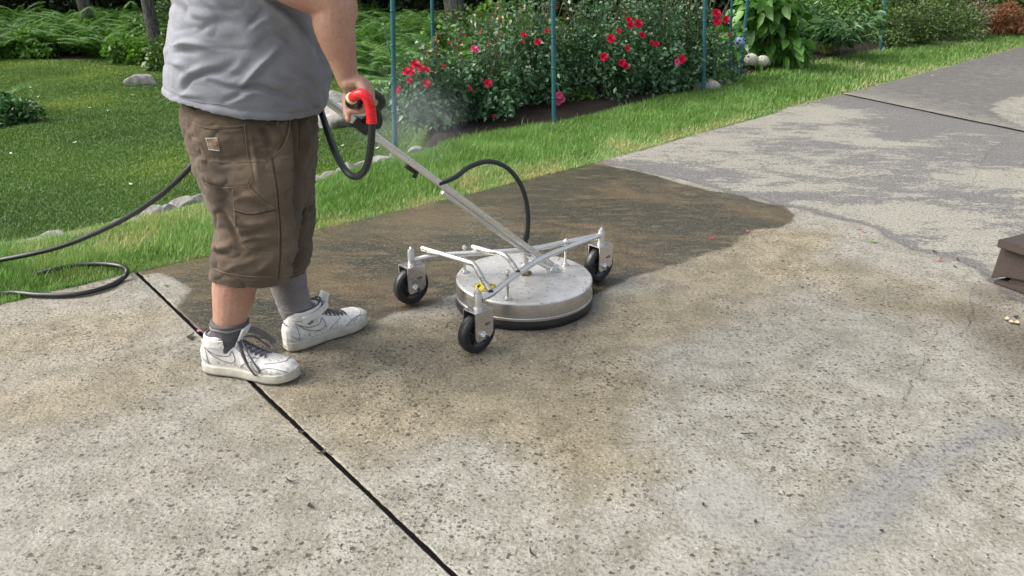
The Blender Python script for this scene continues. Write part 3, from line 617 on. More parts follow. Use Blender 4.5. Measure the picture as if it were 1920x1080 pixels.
def cloud(n, r, h, seed, lumps=10, zmin=0.08, clump=True):           # points on the shells of many lobes
    q = np.random.default_rng(seed); c = q.normal(size=(lumps, 3)); c /= np.linalg.norm(c, axis=1, keepdims=True)
    c *= q.uniform(0.25, 0.80, (lumps, 1)); c[:, 2] = np.abs(c[:, 2]) * 1.0; rr = q.uniform(0.26, 0.46, lumps) * (1 if lumps < 24 else 0.78)
    k = q.integers(0, lumps, n); d = q.normal(size=(n, 3)); d /= np.linalg.norm(d, axis=1, keepdims=True)
    P = c[k] + d * (rr[k] * q.uniform(0.45, 1.0, n) ** 0.4)[:, None]
    P = P * np.array([r, r, h]); P[:, 2] = zmin + np.abs(P[:, 2]) * 0.95
    return P, d, q
def stems(name, r, h, n, mat, parent, rad=0.006, seed=0):
    q = np.random.default_rng(seed); m = MB()
    for _ in range(n):
        a = q.uniform(0, 2 * math.pi); e = q.uniform(0.25, 0.75) * r; k = q.uniform(0.6, 0.95) * h
        m.tube(catmull([(0.04 * math.cos(a), 0.04 * math.sin(a), -0.05), (e * 0.35 * math.cos(a), e * 0.35 * math.sin(a), k * 0.4), (e * math.cos(a + 0.2), e * math.sin(a + 0.2), k)], 4), [rad * (1 - 0.07 * i) for i in range(9)], 6)
    me = bpy.data.meshes.new(name); me.from_pydata(m.v, [], m.f); return link(name, me, mat, parent, local=True)

# roses
ROSES = [(812, 6.15, 0.62, 0.44, 'leftmost low rose bush beside the hand, full of red blooms'), (900, 6.5, 0.70, 0.50, 'second rose bush from the left, between the two near stakes'), (1000, 6.95, 0.98, 0.52, 'tall rose bush just behind the stake above the cleaner'), (1100, 7.25, 1.06, 0.56, 'rose bush right of the middle stake with a pale pink bloom low down'), (1200, 7.7, 1.14, 0.60, 'rose bush with a cluster of red blooms near its top, left of the fifth stake'), (1292, 8.1, 1.20, 0.56, 'rightmost rose bush, next to the hydrangea')]
rose_obs = []
for i, (px, Yd, h, r, lab) in enumerate(ROSES):
    X0 = A(px, 200, Yd)[0]; t = empty('rose_bush', (X0, Yd, 0.03)); tag(t, lab, 'rose bush', 'red rose bushes in the mulch bed')
    n = 4600; P, d, q = cloud(n, r, h, 400 + i, 30, 0.03)
    D = d * 0.8 + rdir(n, 0.1) * 0.9; D /= np.linalg.norm(D, axis=1, keepdims=True)
    top = P[:, 2] / h; rn = np.clip(q.uniform(0, 0.62, n) + 0.26 * top, 0, 1); red = (q.uniform(size=n) < 0.11 * sstep(0.4, 1.0, top)); rn = np.where(red, 1.15, rn)
    # tall new shoots
    sp, sdv, sr = [], [], []; m = MB()
    for k in range(9):
        a = q.uniform(0, 6.28); b = q.uniform(0.1, 0.8) * r; z0 = h * q.uniform(0.6, 0.85); z1 = h * q.uniform(0.95, 1.2); p0 = np.array([b * math.cos(a), b * math.sin(a), z0]); p1 = np.array([b * 1.15 * math.cos(a), b * 1.15 * math.sin(a), z1])
        m.tube([p0 * [0.4, 0.4, 0.1], p0, p1], [0.005, 0.004, 0.002], 5)
        for j in range(16): sp.append(p0 + (p1 - p0) * (j / 15)); sdv.append(rdir(1, 0.3)[0]); sr.append(1.15 if (q.uniform() < 0.5 and k % 2) else q.uniform(0.4, 0.8))
    P = np.concatenate([P, sp]); D = np.concatenate([D, sdv]); rn = np.concatenate([rn, sr]); n = len(P)
    leaves('foliage', P, D, rdir(n, 0.9), q.uniform(0.028, 0.060, n), q.uniform(0.02, 0.038, n), rn, M['rose_leaf'], t)
    me = bpy.data.meshes.new('stems'); me.from_pydata(m.v, [], m.f); link('stems', me, M['stem'], t, local=True)
    stems('canes', r, h, 14, M['stem'], t, 0.006, 700 + i)
    rose_obs.append((t, np.array([X0, Yd, 0.03 + h * 0.42]), np.array([r * 0.98, r * 0.98, h * 0.62])))
def flower_mesh(r, seed, layers=4):
    q = np.random.default_rng(seed); V = []; Fc = []
    for l in range(layers):
        np_ = 7 - l; rad = r * (1 - 0.2 * l); tilt = 0.25 + 0.32 * l
        for k in range(np_):
            a = 2 * math.pi * (k + 0.5 * l) / np_ + q.uniform(-0.2, 0.2); u = np.array([math.cos(a), math.sin(a), 0]); s = np.array([-math.sin(a), math.cos(a), 0]); z = np.array([0, 0, 1.0]); o = len(V)
            for (e, w_, hgt) in ((0.05, 0.12, 0), (0.55, 0.42, 0.25), (0.95, 0.36, 0.55), (1.0, 0.14, 0.72)):
                c = u * rad * e * math.cos(tilt * 0.8) + z * (rad * hgt * math.sin(tilt) * 1.3 + 0.12 * r * l); V += [c - s * rad * w_ + z * r * 0.07, c - z * r * 0.03, c + s * rad * w_ + z * r * 0.07]
            for j in range(3): Fc += [(o + 3 * j, o + 3 * j + 1, o + 3 * j + 4, o + 3 * j + 3), (o + 3 * j + 1, o + 3 * j + 2, o + 3 * j + 5, o + 3 * j + 4)]
    me = bpy.data.meshes.new('rose_flower'); me.from_pydata([tuple(v) for v in V], [], Fc); return me
fm = [flower_mesh(0.027, s) for s in range(3)]; fmp = flower_mesh(0.031, 9)
for mm in fm: mm.materials.append(M['petal'])
fmp.materials.append(M['pink'])
FLW = [(778, 121, 1.2), (762, 134, 1.15), (772, 136, 1), (789, 128, 1.05), (801, 131, .8), (800, 157, 1), (768, 151, .8), (745, 172, .8), (748, 165, .6), (889, 92, .9, 1), (893, 95, .7, 1), (915, 156, 1.1), (881, 166, .6), (832, 124, .5), (915, 82, .4), (981, 67, 1.1), (979, 78, .5), (1008, 79, 1.0), (1025, 58, .7), (1145, 73, 1.35), (1132, 107, 1.3), (1048, 178, 1.0, 1), (1054, 186, .9, 1), (1047, 192, .8, 1), (1179, 38, 1.1), (1182, 48, 1.1), (1196, 45, 1.5), (1160, 58, .8), (1204, 66, 1.1), (1176, 90, .9), (1222, 81, 1.0), (1231, 83, .9), (1166, 118, 1.2), (1173, 124, 1.1), (1278, 111, 1.4), (1270, 116, 1.0, 1), (1343, 25, 1.5), (1344, 41, 1.5), (1361, 37, 1.3), (1367, 66, .6), (925, 217, .6), (842, 80, .4)]
Ll = -3
for f_ in FLW:
    px, py, sc_ = f_[:3]; d = ray(px, py); best = None
    for (t, c, rr) in rose_obs:
        o_ = (ORG - c) / rr; dv = d / rr; a = dv @ dv; b = 2 * o_ @ dv; cc = o_ @ o_ - 1; D = b * b - 4 * a * cc
        if D > 0:
            s_ = (-b - math.sqrt(D)) / (2 * a)
            if best is None or s_ < best[0]: best = (s_, t, c)
    if best is None:
        t, c, rr = min(rose_obs, key=lambda q: abs(PX(q[1])[0] - px)); best = (c[1] / d[1], t, c)
    p = ORG + d * best[0]; p = p - d / np.linalg.norm(d) * 0.02
    o = bpy.data.objects.new('rose_flower', fmp if len(f_) > 3 else random.choice(fm)); COL.objects.link(o); o.parent = best[1]
    o.location = Vector(p) - best[1].location; o.scale = (sc_,) * 3
    nd = Vector(p - best[2]).normalized() + Vector((0, -0.7, 0.6)); o.rotation_euler = nd.to_track_quat('Z', 'Y').to_euler()
    if len(f_) > 3: o['label'] = 'faded pink rose'

# hydrangea
def hydrangea():
    X0 = A(1440, 130, 9.15)[0]; t = empty('hydrangea', (X0, 9.15, 0.03)); tag(t, 'hydrangea with broad heart-shaped leaves, one blue and two white flower heads', 'hydrangea')
    n = 520; P, d, q = cloud(n, 0.62, 0.95, 77, 12, 0.12); D = d * 1.0 + rdir(n, -0.1) * 0.5; D[:, 2] -= 0.25; D /= np.linalg.norm(D, axis=1, keepdims=True)
    # broad leaves: 8-point outlines
    L = q.uniform(0.11, 0.18, n); W = L * 0.72; Nn = rdir(n, 1.3); S = np.cross(D, Nn); S /= np.linalg.norm(S, axis=1, keepdims=True); Nn = np.cross(S, D)
    prof = [(0, 0), (0.12, 0.34), (0.38, 0.5), (0.68, 0.36), (1.0, 0.0)]; V = []
    for (a, b) in prof:
        base = P + D * (L * a)[:, None] - np.array([0, 0, 1.0]) * (L * 0.25 * a * a)[:, None]
        if b == 0: V += [base]
        else: V += [base - S * (W * b)[:, None] + Nn * (W * 0.15)[:, None], base, base + S * (W * b)[:, None] + Nn * (W * 0.15)[:, None]]
    V = np.stack(V, 1).reshape(-1, 3); o = np.arange(n)[:, None] * 11
    T3 = [o + np.array([[0, 1, 2]]), o + np.array([[0, 2, 3]]), o + np.array([[7, 10, 8]]), o + np.array([[8, 10, 9]])]
    Q = [o + np.array([[a, a + 3, a + 4, a + 1]]) for a in (1, 2, 4, 5)]
    me = np_mesh('foliage', V, [np.concatenate(Q), np.concatenate(T3)], {'rnd': np.repeat(np.clip(q.uniform(0, 0.8, n) + 0.2 * P[:, 2], 0, 1), 11)})
    link('foliage', me, M['hyd_leaf'], t, smooth=True, local=True); stems('stems', 0.5, 0.9, 9, M['cane'], t, 0.008, 3)
    for (px, py, r, mt) in ((1387, 78, 0.050, 'blue_fl'), (1408, 111, 0.066, 'white_fl'), (1430, 114, 0.060, 'white_fl')):
        m = MB(); q = np.random.default_rng(int(px))
        for k in range(95):
            z_ = 1 - 2 * (k + 0.5) / 95; a = k * 2.39996; u = Vector((math.sqrt(1 - z_ * z_) * math.cos(a), math.sqrt(1 - z_ * z_) * math.sin(a), z_ * 0.85)); c = u * r; M3 = u.to_track_quat('Z', 'Y').to_matrix() @ Matrix.Rotation(q.uniform(0, 1.5), 3, 'Z')
            for j in range(4):
                aa = j * math.pi / 2; e = M3 @ Vector((math.cos(aa), math.sin(aa), 0.25)); f2 = M3 @ Vector((-math.sin(aa), math.cos(aa), 0)); s_ = r * 0.20 * q.uniform(0.85, 1.15); c = u * r * q.uniform(0.96, 1.02)
                m.add([c, c + (e * 0.7 - f2 * 0.5) * s_, c + e * s_ * 1.15, c + (e * 0.7 + f2 * 0.5) * s_], [(0, 1, 2, 3)])
                V, Fc = ellip_geo((0, 0, 0), (r * 0.86, r * 0.86, r * 0.73)); m.add(V, Fc)
        me = bpy.data.meshes.new('flower_head'); me.from_pydata(m.v, [], m.f); o = link('flower_head', me, M[mt], t, local=True)
        p = A(px, py, 8.25 if mt == 'blue_fl' else 8.42); o.location = Vector(p) - t.location; o['label'] = 'pale blue flower head' if mt == 'blue_fl' else 'creamy white flower head'
hydrangea()
# peony: arching stems with long divided leaves
def peony():
    X0 = A(1547, 108, 10.25)[0]; t = empty('peony', (X0, 10.25, 0.03)); tag(t, 'leafy peony clump with glossy pointed leaves and pale stems fanning from its base', 'peony')
    q = np.random.default_rng(5); m = MB(); P, D, rn = [], [], []
    for k in range(46):
        a = q.uniform(0, 6.28); e = q.uniform(0.15, 0.66); hh = q.uniform(0.35, 0.60) * (1.1 - 0.35 * e)
        pts = catmull([(0.03 * math.cos(a), 0.03 * math.sin(a), 0), (e * 0.4 * math.cos(a), e * 0.4 * math.sin(a), hh * 0.6), (e * math.cos(a), e * math.sin(a), hh)], 6); m.tube(pts, 0.006, 5)
        for j in range(5, 13):
            for s_ in range(7):
                b = a + q.uniform(-1.4, 1.4); P.append(pts[j] + q.normal(0, 0.035, 3)); D.append((math.cos(b), math.sin(b), q.uniform(-0.5, 0.35))); rn.append(np.clip(q.uniform(0, 0.65) + 0.6 * (pts[j][2] - 0.2), 0, 1))
    D = np.array(D); D /= np.linalg.norm(D, axis=1, keepdims=True); n = len(P)
    leaves('foliage', np.array(P), D, rdir(n, 1.6), q.uniform(0.08, 0.14, n), q.uniform(0.022, 0.036, n), np.array(rn), M['peony_leaf'], t, 0.2)
    me = bpy.data.meshes.new('stems'); me.from_pydata(m.v, [], m.f); link('stems', me, M['cane'], t, local=True)
peony()
def shrub(name, px, Yd, r, h, n, L, mat, lab, cat, seed, group=None, zl=0.02, lumps=14, stemn=8, wr=0.55, py=60):
    X0 = A(px, py, Yd)[0]; t = empty(name, (X0, Yd, zl)); tag(t, lab, cat, group)
    P, d, q = cloud(n, r, h, seed, lumps, 0.03); D = d * 0.7 + rdir(n, 0.3); D /= np.linalg.norm(D, axis=1, keepdims=True)
    leaves('foliage', P, D, rdir(n, 0.8), q.uniform(0.7, 1.3, n) * L, q.uniform(0.7, 1.3, n) * L * wr, np.clip(q.uniform(0, 0.75, n) + 0.25 * P[:, 2] / h, 0, 1), M[mat], t)
    stems('stems', r, h * 0.8, stemn, M['stem'], t, 0.008, seed); return t
shrub('azalea', 1700, 11.6, 0.62, 0.72, 6500, 0.045, 'box_leaf', 'small-leaved evergreen shrub just right of the rightmost stake', 'shrub', 11)
shrub('azalea', 1765, 12.4, 0.6, 0.80, 6000, 0.045, 'box_leaf', 'small-leaved olive green shrub left of the withered plant', 'shrub', 12)
shrub('azalea', 1640, 12.4, 0.6, 0.95, 5000, 0.05, 'box_leaf', 'yellowish green shrub behind the peony', 'shrub', 13)
shrub('withered_plant', 1812, 12.6, 0.36, 0.55, 1500, 0.07, 'dead_leaf', 'withered pale tan plant left of the rusty brown one', 'plant', 14, wr=0.35)
shrub('withered_plant', 1873, 13.0, 0.42, 0.45, 2600, 0.09, 'rust_leaf', 'rusty reddish brown dead plant near the right edge', 'plant', 15, wr=0.16)
shrub('garden_shrub', 1910, 14.6, 0.8, 1.1, 5000, 0.06, 'fresh_leaf', 'light green shrub behind the rusty brown plant', 'shrub', 16)
shrub('garden_shrub', 1820, 14.9, 0.9, 1.15, 5000, 0.06, 'box_leaf', 'olive shrub behind the withered tan plant', 'shrub', 17)
shrub('garden_shrub', 1560, 12.3, 0.8, 1.0, 5000, 0.06, 'fresh_leaf', 'fresh green shrub behind the peony and hydrangea', 'shrub', 18)
shrub('garden_shrub', 1470, 11.4, 0.6, 1.05, 3500, 0.07, 'fresh_leaf', 'bright leafy shrub behind the hydrangea', 'shrub', 19)
shrub('garden_shrub', 1995, 14.2, 0.9, 1.2, 5000, 0.06, 'box_leaf', 'dark green shrub beyond the right edge of the bed', 'shrub', 20)
shrub('low_plant', 1090, 7.0, 0.12, 0.12, 160, 0.05, 'fresh_leaf', 'small green seedling at the mulch edge under the roses', 'plant', 21, zl=0.0, stemn=3, py=232)
shrub('low_plant', 1345, 7.9, 0.16, 0.16, 260, 0.05, 'fresh_leaf', 'small green weed beside the rocks at the bed edge', 'plant', 22, zl=0.0, stemn=3, py=160)
t_ = shrub('shrub', 15, 9.0, 0.26, 0.36, 1500, 0.05, 'peony_leaf', 'leafy grey-green shrub cut by the left edge of the lawn', 'shrub', 23, zl=LOW, py=190); g_ = G(6, 243, LOW); t_.location.x = g_[0]; t_.location.y = g_[1] + 0.2
for i, (px, Yd, r, h) in enumerate([(245, 12.6, 0.42, 0.42), (335, 11.9, 0.5, 0.5), (40, 13.3, 0.5, 0.4), (325, 14.2, 0.7, 1.2), (825, 10.6, 0.35, 0.75), (870, 12.5, 0.8, 0.8), (950, 13.0, 0.9, 1.0)]):
    shrub('wild_shrub', px, Yd, r, h, 2600, 0.085, ['fresh_leaf', 'box_leaf'][i % 2] if i != 4 else 'fresh_leaf', ['broad-leaved undergrowth at the lawn edge left of the tree trunk', 'low broad-leaved plant at the foot of the left tree, beside the shirt', 'dark undergrowth bush at the far left lawn edge', 'tall leafy sapling between the left tree and the shirt', 'bright green sapling beside the second stake', 'dark green bush at the foot of the middle tree', 'dark green bush right of the middle tree'][i], 'shrub', 60 + i, 'undergrowth beyond the lawn', LOW, wr=0.65)

# ferns: one mesh per kind, copied
def fern_mesh(seed, fr=11, L=0.75):
    q = np.random.default_rng(seed); P, D, Nn, LL = [], [], [], []
    for k in range(fr):
        a = 2 * math.pi * k / fr + q.uniform(-0.25, 0.25); l = L * q.uniform(0.75, 1.1); up = q.uniform(0.75, 1.05); u = np.array([math.cos(a), math.sin(a), 0])
        for j in range(30):
            s_ = 0.10 + 0.9 * j / 30; p = u * l * (s_ ** 1.4) * 0.80 + np.array([0, 0, l * up * (s_ - 0.45 * s_ ** 2.3)]); tdir = u * 0.9 + np.array([0, 0, 0.55 - 0.9 * s_]); tdir /= np.linalg.norm(tdir)
            side = np.array([-u[1], u[0], 0]); ln = l * 0.24 * math.sin(math.pi * min(1, 0.12 + 0.88 * s_) ** 0.75) * (1 - 0.15 * s_) + 0.01
            for sg in (-1, 1):
                P.append(p); D.append(side * sg + tdir * 0.35 + np.array([0, 0, q.uniform(-0.1, 0.05)])); Nn.append(np.cross(tdir, side)); LL.append(ln)
    P, D, Nn, LL = map(np.array, (P, D, Nn, LL)); D /= np.linalg.norm(D, axis=1, keepdims=True)
    V, F3 = leaf_geo(P, D, Nn, LL, L * 0.036, 0.18, 0.1)
    return np_mesh('fern', V, F3, {'rnd': np.repeat(np.clip(0.15 + 0.7 * q.uniform(0, 1, len(P)), 0, 1), 5)})
FM = [fern_mesh(s, 10 + s % 3, 0.72) for s in (1, 2, 3, 4)]
for mm in FM: mm.materials.append(M['fern'])
q = np.random.default_rng(99); cand = []
for gx_ in np.arange(-11, 3.0, 0.52):
    for gy_ in np.arange(8.2, 17.6, 0.52):
        x_ = gx_ + q.uniform(-0.22, 0.22); y_ = gy_ + q.uniform(-0.22, 0.22)
        if y_ < FL(x_) + 0.02 or (x_ > 0.2 and y_ < 9.8): continue
        ppx, ppy = PX((x_, y_, LOW + 0.55))
        if -60 < ppx < 1000 and ppy > -40 and not (350 < ppx < 580): cand.append((y_, x_))
cand.sort(); 
for i, (y_, x_) in enumerate(cand[:290]):
    o = bpy.data.objects.new('fern', FM[int(q.integers(0, 4))]); COL.objects.link(o); s_ = q.uniform(0.9, 1.45)
    o.location = (x_, y_, LOW - 0.02); o.rotation_euler = (q.uniform(-0.12, 0.12), q.uniform(-0.12, 0.12), q.uniform(0, 6.28)); o.scale = (s_, s_, s_ * q.uniform(0.85, 1.1))
    px_ = PX((x_, y_, LOW + 0.4))[0]
    tag(o, 'green fern in the dense fern bank left of the man, beyond the lawn' if px_ < 460 else 'green fern in the dense fern bank between the arm and the roses', 'fern', 'ferns beyond the lawn left of the man' if px_ < 460 else 'ferns behind the rose bed')
for (px, py, lab, dx) in ((-12, 190, 'fern fronds reaching in at the left edge above the leafy shrub', 0),):
    o = bpy.data.objects.new('fern', FM[0]); COL.objects.link(o); p = G(-22, 222, LOW); o.location = (p[0], p[1], LOW); tag(o, lab, 'fern')

# trees
def tree(px, Yd, dia, lean, lab, seed, hcrown=8.0, zl=LOW, py=60):
    X0 = A(px, py, Yd)[0]; t = empty('tree', (X0, Yd, zl)); tag(t, lab, 'tree', 'tree trunks in the woodland edge'); r = dia / 2; q = np.random.default_rng(seed)
    pts = [(0, 0, -0.2), (lean * 0.05, 0, 0.3), (lean * 0.6, 0, 1.6), (lean * 1.2, 0.05, 3.5), (lean * 1.6, 0.1, 6), (lean * 1.8, 0.1, 9.5)]; c = catmull(pts, 8); m = MB()
    rad = list(np.interp(np.linspace(0, 1, len(c)), [0, 0.05, 0.15, 0.6, 1], [r * 1.5, r * 1.2, r, r * 0.75, r * 0.25])); m.tube(c, rad, 18)
    for k in range(7):
        b = c[18 + 3 * k]; a = q.uniform(0, 6.28); e = q.uniform(1.2, 2.2); m.tube(catmull([b, b + np.array([math.cos(a) * e * 0.5, math.sin(a) * e * 0.5, 0.5]), b + np.array([math.cos(a) * e, math.sin(a) * e, 1.2])], 4), [r * 0.35 * (1 - 0.09 * i) for i in range(9)], 7)
    me = bpy.data.meshes.new('trunk'); me.from_pydata(m.v, [], m.f); o = link('trunk', me, M['bark'], t, local=True)
    n = 2600; P, d, q2 = cloud(n, 2.4, 3.2, seed + 5, 16, 0); P[:, 2] += hcrown - 1.6; P[:, 0] += lean * 1.6
    leaves('crown', P, rdir(n, 0), rdir(n, 0.8), q2.uniform(0.14, 0.26, n), 0.13, q2.uniform(0.2, 1, n), M['thicket'], t)
tree(288, 12.75, 0.20, -0.05, 'grey tree trunk rising from the ferns left of the man', 1)
tree(164, 15.5, 0.24, -0.22, 'thinner leaning tree trunk at the top left, left of the larger trunk', 2, py=20)
tree(858, 13.6, 0.34, -0.22, 'thick grey tree trunk behind the first rose bushes', 3, py=30)
tree(1030, 15.0, 0.12, 0.1, 'slender dark trunk behind the tall roses', 4, py=15)
# woodland mass behind everything
def thicket(name, x0, x1, y0, y1, n, h, lab, mat='thicket', ls=1.0):
    x = rng.uniform(x0, x1, n); y = rng.uniform(y0, y1, n); P = np.stack([x, y, x * 0], 1); hh = h * (0.45 + 0.9 * vnoise(P, 0.6, 61, 3)); z = LOW + hh * rng.uniform(0, 1, n) ** 0.7; P[:, 2] = z
    V, F3 = leaf_geo(P, rdir(n, 0.1), rdir(n, 0.8), rng.uniform(0.08, 0.17, n) * ls, rng.uniform(0.05, 0.10, n) * ls); me = np_mesh(name, V, F3, {'rnd': np.repeat(np.clip(rng.uniform(0, 0.8, n) + 0.2 * (z - LOW) / h, 0, 1), 5)})
    tag(link(name, me, M[mat], smooth=False), lab, 'woodland', kind='stuff')
thicket('woodland_undergrowth', -16, 3.5, 17.0, 19.5, 90000, 2.2, 'dark dense woodland undergrowth beyond the ferns')
thicket('woodland_undergrowth', 0.2, 14, 15.5, 18.5, 70000, 2.4, 'dark green shrubbery mass behind the garden bed on the right')
# the same ferns continue as a low mass between the individual ones and the wood
thicket('low_undergrowth', -13, 4, 13.3, 17.2, 60000, 0.34, 'low tangled green undergrowth between the ferns', 'fern', 0.45)

def canopy(name, x0, x1, y0, y1, z0, z1, n, lab):  # out of view, added to keep sky sheen off wet concrete and steel
    x = rng.uniform(x0, x1, n); y = rng.uniform(y0, y1, n); P = np.stack([x, y, rng.uniform(z0, z1, n)], 1); P = P[vnoise(P, 0.45, 66, 3) > 0.47]; n = len(P)
    V, F3 = leaf_geo(P, rdir(n, 0.1), rdir(n, 0.8), rng.uniform(0.25, 0.45, n), rng.uniform(0.16, 0.30, n)); me = np_mesh(name, V, F3, {'rnd': np.repeat(rng.uniform(0, 1, n), 5)})
    tag(link(name, me, M['thicket'], smooth=False), lab, 'woodland', kind='stuff')
canopy('unseen_canopy', -24, 22, 19.5, 24, 1.5, 10.5, 52000, 'unseen woodland canopy added behind the garden to block sky reflections')
canopy('unseen_canopy', -24, -14, 3, 20, -0.3, 8, 20000, 'unseen woodland canopy added left of the lower lawn')

# stakes
for (px, py, zb, topx, lab) in ((740, 268, 0, 736, 'blue-green garden stake at the left end of the rose bed, beside the hand'), (813, 150, 0, 810, 'blue-green garden stake behind the leftmost rose bush'), (1039, 238, 0, 1037, 'blue-green garden stake in front of the roses above the cleaner'), (1020, 128, 0, 1018, 'dark garden stake half hidden behind the tall rose bush'), (1319, 178, 0, 1322, 'blue-green garden stake in front of the rightmost rose bush'), (1368, 160, 0, 1372, 'thin dark stake between the roses and the hydrangea'), (1387, 147, 0, 1402, 'leaning blue-green stake in front of the hydrangea'), (1650, 96, 0, 1660, 'blue-green garden stake between the peony and the evergreen shrub')):
    p = G(px, py, 0.0); 
    if px == 813: p = A(813, 150, 7.3); p[2] = 0
    if px == 1020: p = A(1020, 128, 8.3); p[2] = 0
    top = A(topx, 0, p[1]); k = (1.75 - 0) / max(top[2], 0.2); e = p + (top - p) * k
    m = MB(); r = 0.017 if px not in (1368, 1020) else 0.012; m.tube([p - [0, 0, 0.15], p, p + (e - p) * 0.5, e - [0, 0, 0.02], e], [r, r, r * 0.97, r * 0.95, r * 0.5], 12)
    for k in range(1, 8): c = p + (e - p) * (k / 8); m.tube([c - [0, 0, 0.004], c + [0, 0, 0.004]], r * 1.18, 12)
    tag(m.build('garden_stake', M['post']), lab, 'stake', 'blue-green stakes round the bed')

# ------------------------------------------------------------ surface cleaner
DC = np.array([0.046, 2.815]); DR = 0.259
sc = empty('surface_cleaner', (DC[0], DC[1], 0)); tag(sc, 'round stainless steel surface cleaner on three casters with a long push shaft', 'floor cleaner')
def v3(a, z): return np.array([a[0], a[1], z])
m = MB(); m.lathe([(0.0001, 0.108), (0.10, 0.1075), (0.20, 0.1055), (0.250, 0.104), (0.256, 0.102), (0.2585, 0.098)], v3(DC, 0), seg=96); m.build('deck_top', M['decktop'], sc)
m = MB(); m.lathe([(0.2585, 0.098), (0.2595, 0.094), (0.2595, 0.046), (0.262, 0.044), (0.262, 0.036), (0.2585, 0.035), (0.245, 0.036), (0.245, 0.09)], v3(DC, 0), seg=96); m.build('deck_side', M['side'], sc, auto=40)
m = MB(); n = 140; V = []; q = np.random.default_rng(4)
for i in range(n):
    a = 2 * math.pi * i / n; dz = q.uniform(0, 0.004); wob = 0.0015 * math.sin(9 * a)
    for r, z in ((0.2575, 0.040), (0.2605 + wob, 0.022), (0.2625 + wob, 0.003 + dz), (0.252, 0.003), (0.250, 0.04)): V.append((DC[0] + r * math.cos(a), DC[1] + r * math.sin(a), z))
m.add(V, [(i * 5 + k, ((i + 1) % n) * 5 + k, ((i + 1) % n) * 5 + k + 1, i * 5 + k + 1) for i in range(n) for k in range(4)]); m.build('rubber_skirt', M['rubber'], sc)
def nut(m, c, r=0.0075, h=0.006, M3=None):
    m.lathe([(0.0001, 0), (r * 1.35, 0), (r * 1.35, 0.0015), (0.0001, 0.0016)], c, M3, 20); up = (M3 @ Vector((0, 0, 1))) if M3 else Vector((0, 0, 1))
    m.lathe([(0.0001, 0), (r, 0), (r, h * 0.85), (r * 0.85, h), (0.0001, h)], Vector(c) + up * 0.0016, M3, 6); m.lathe([(r * 0.5, 0), (r * 0.5, h * 1.6), (0.0001, h * 1.7)], Vector(c) + up * 0.0016, M3, 12)
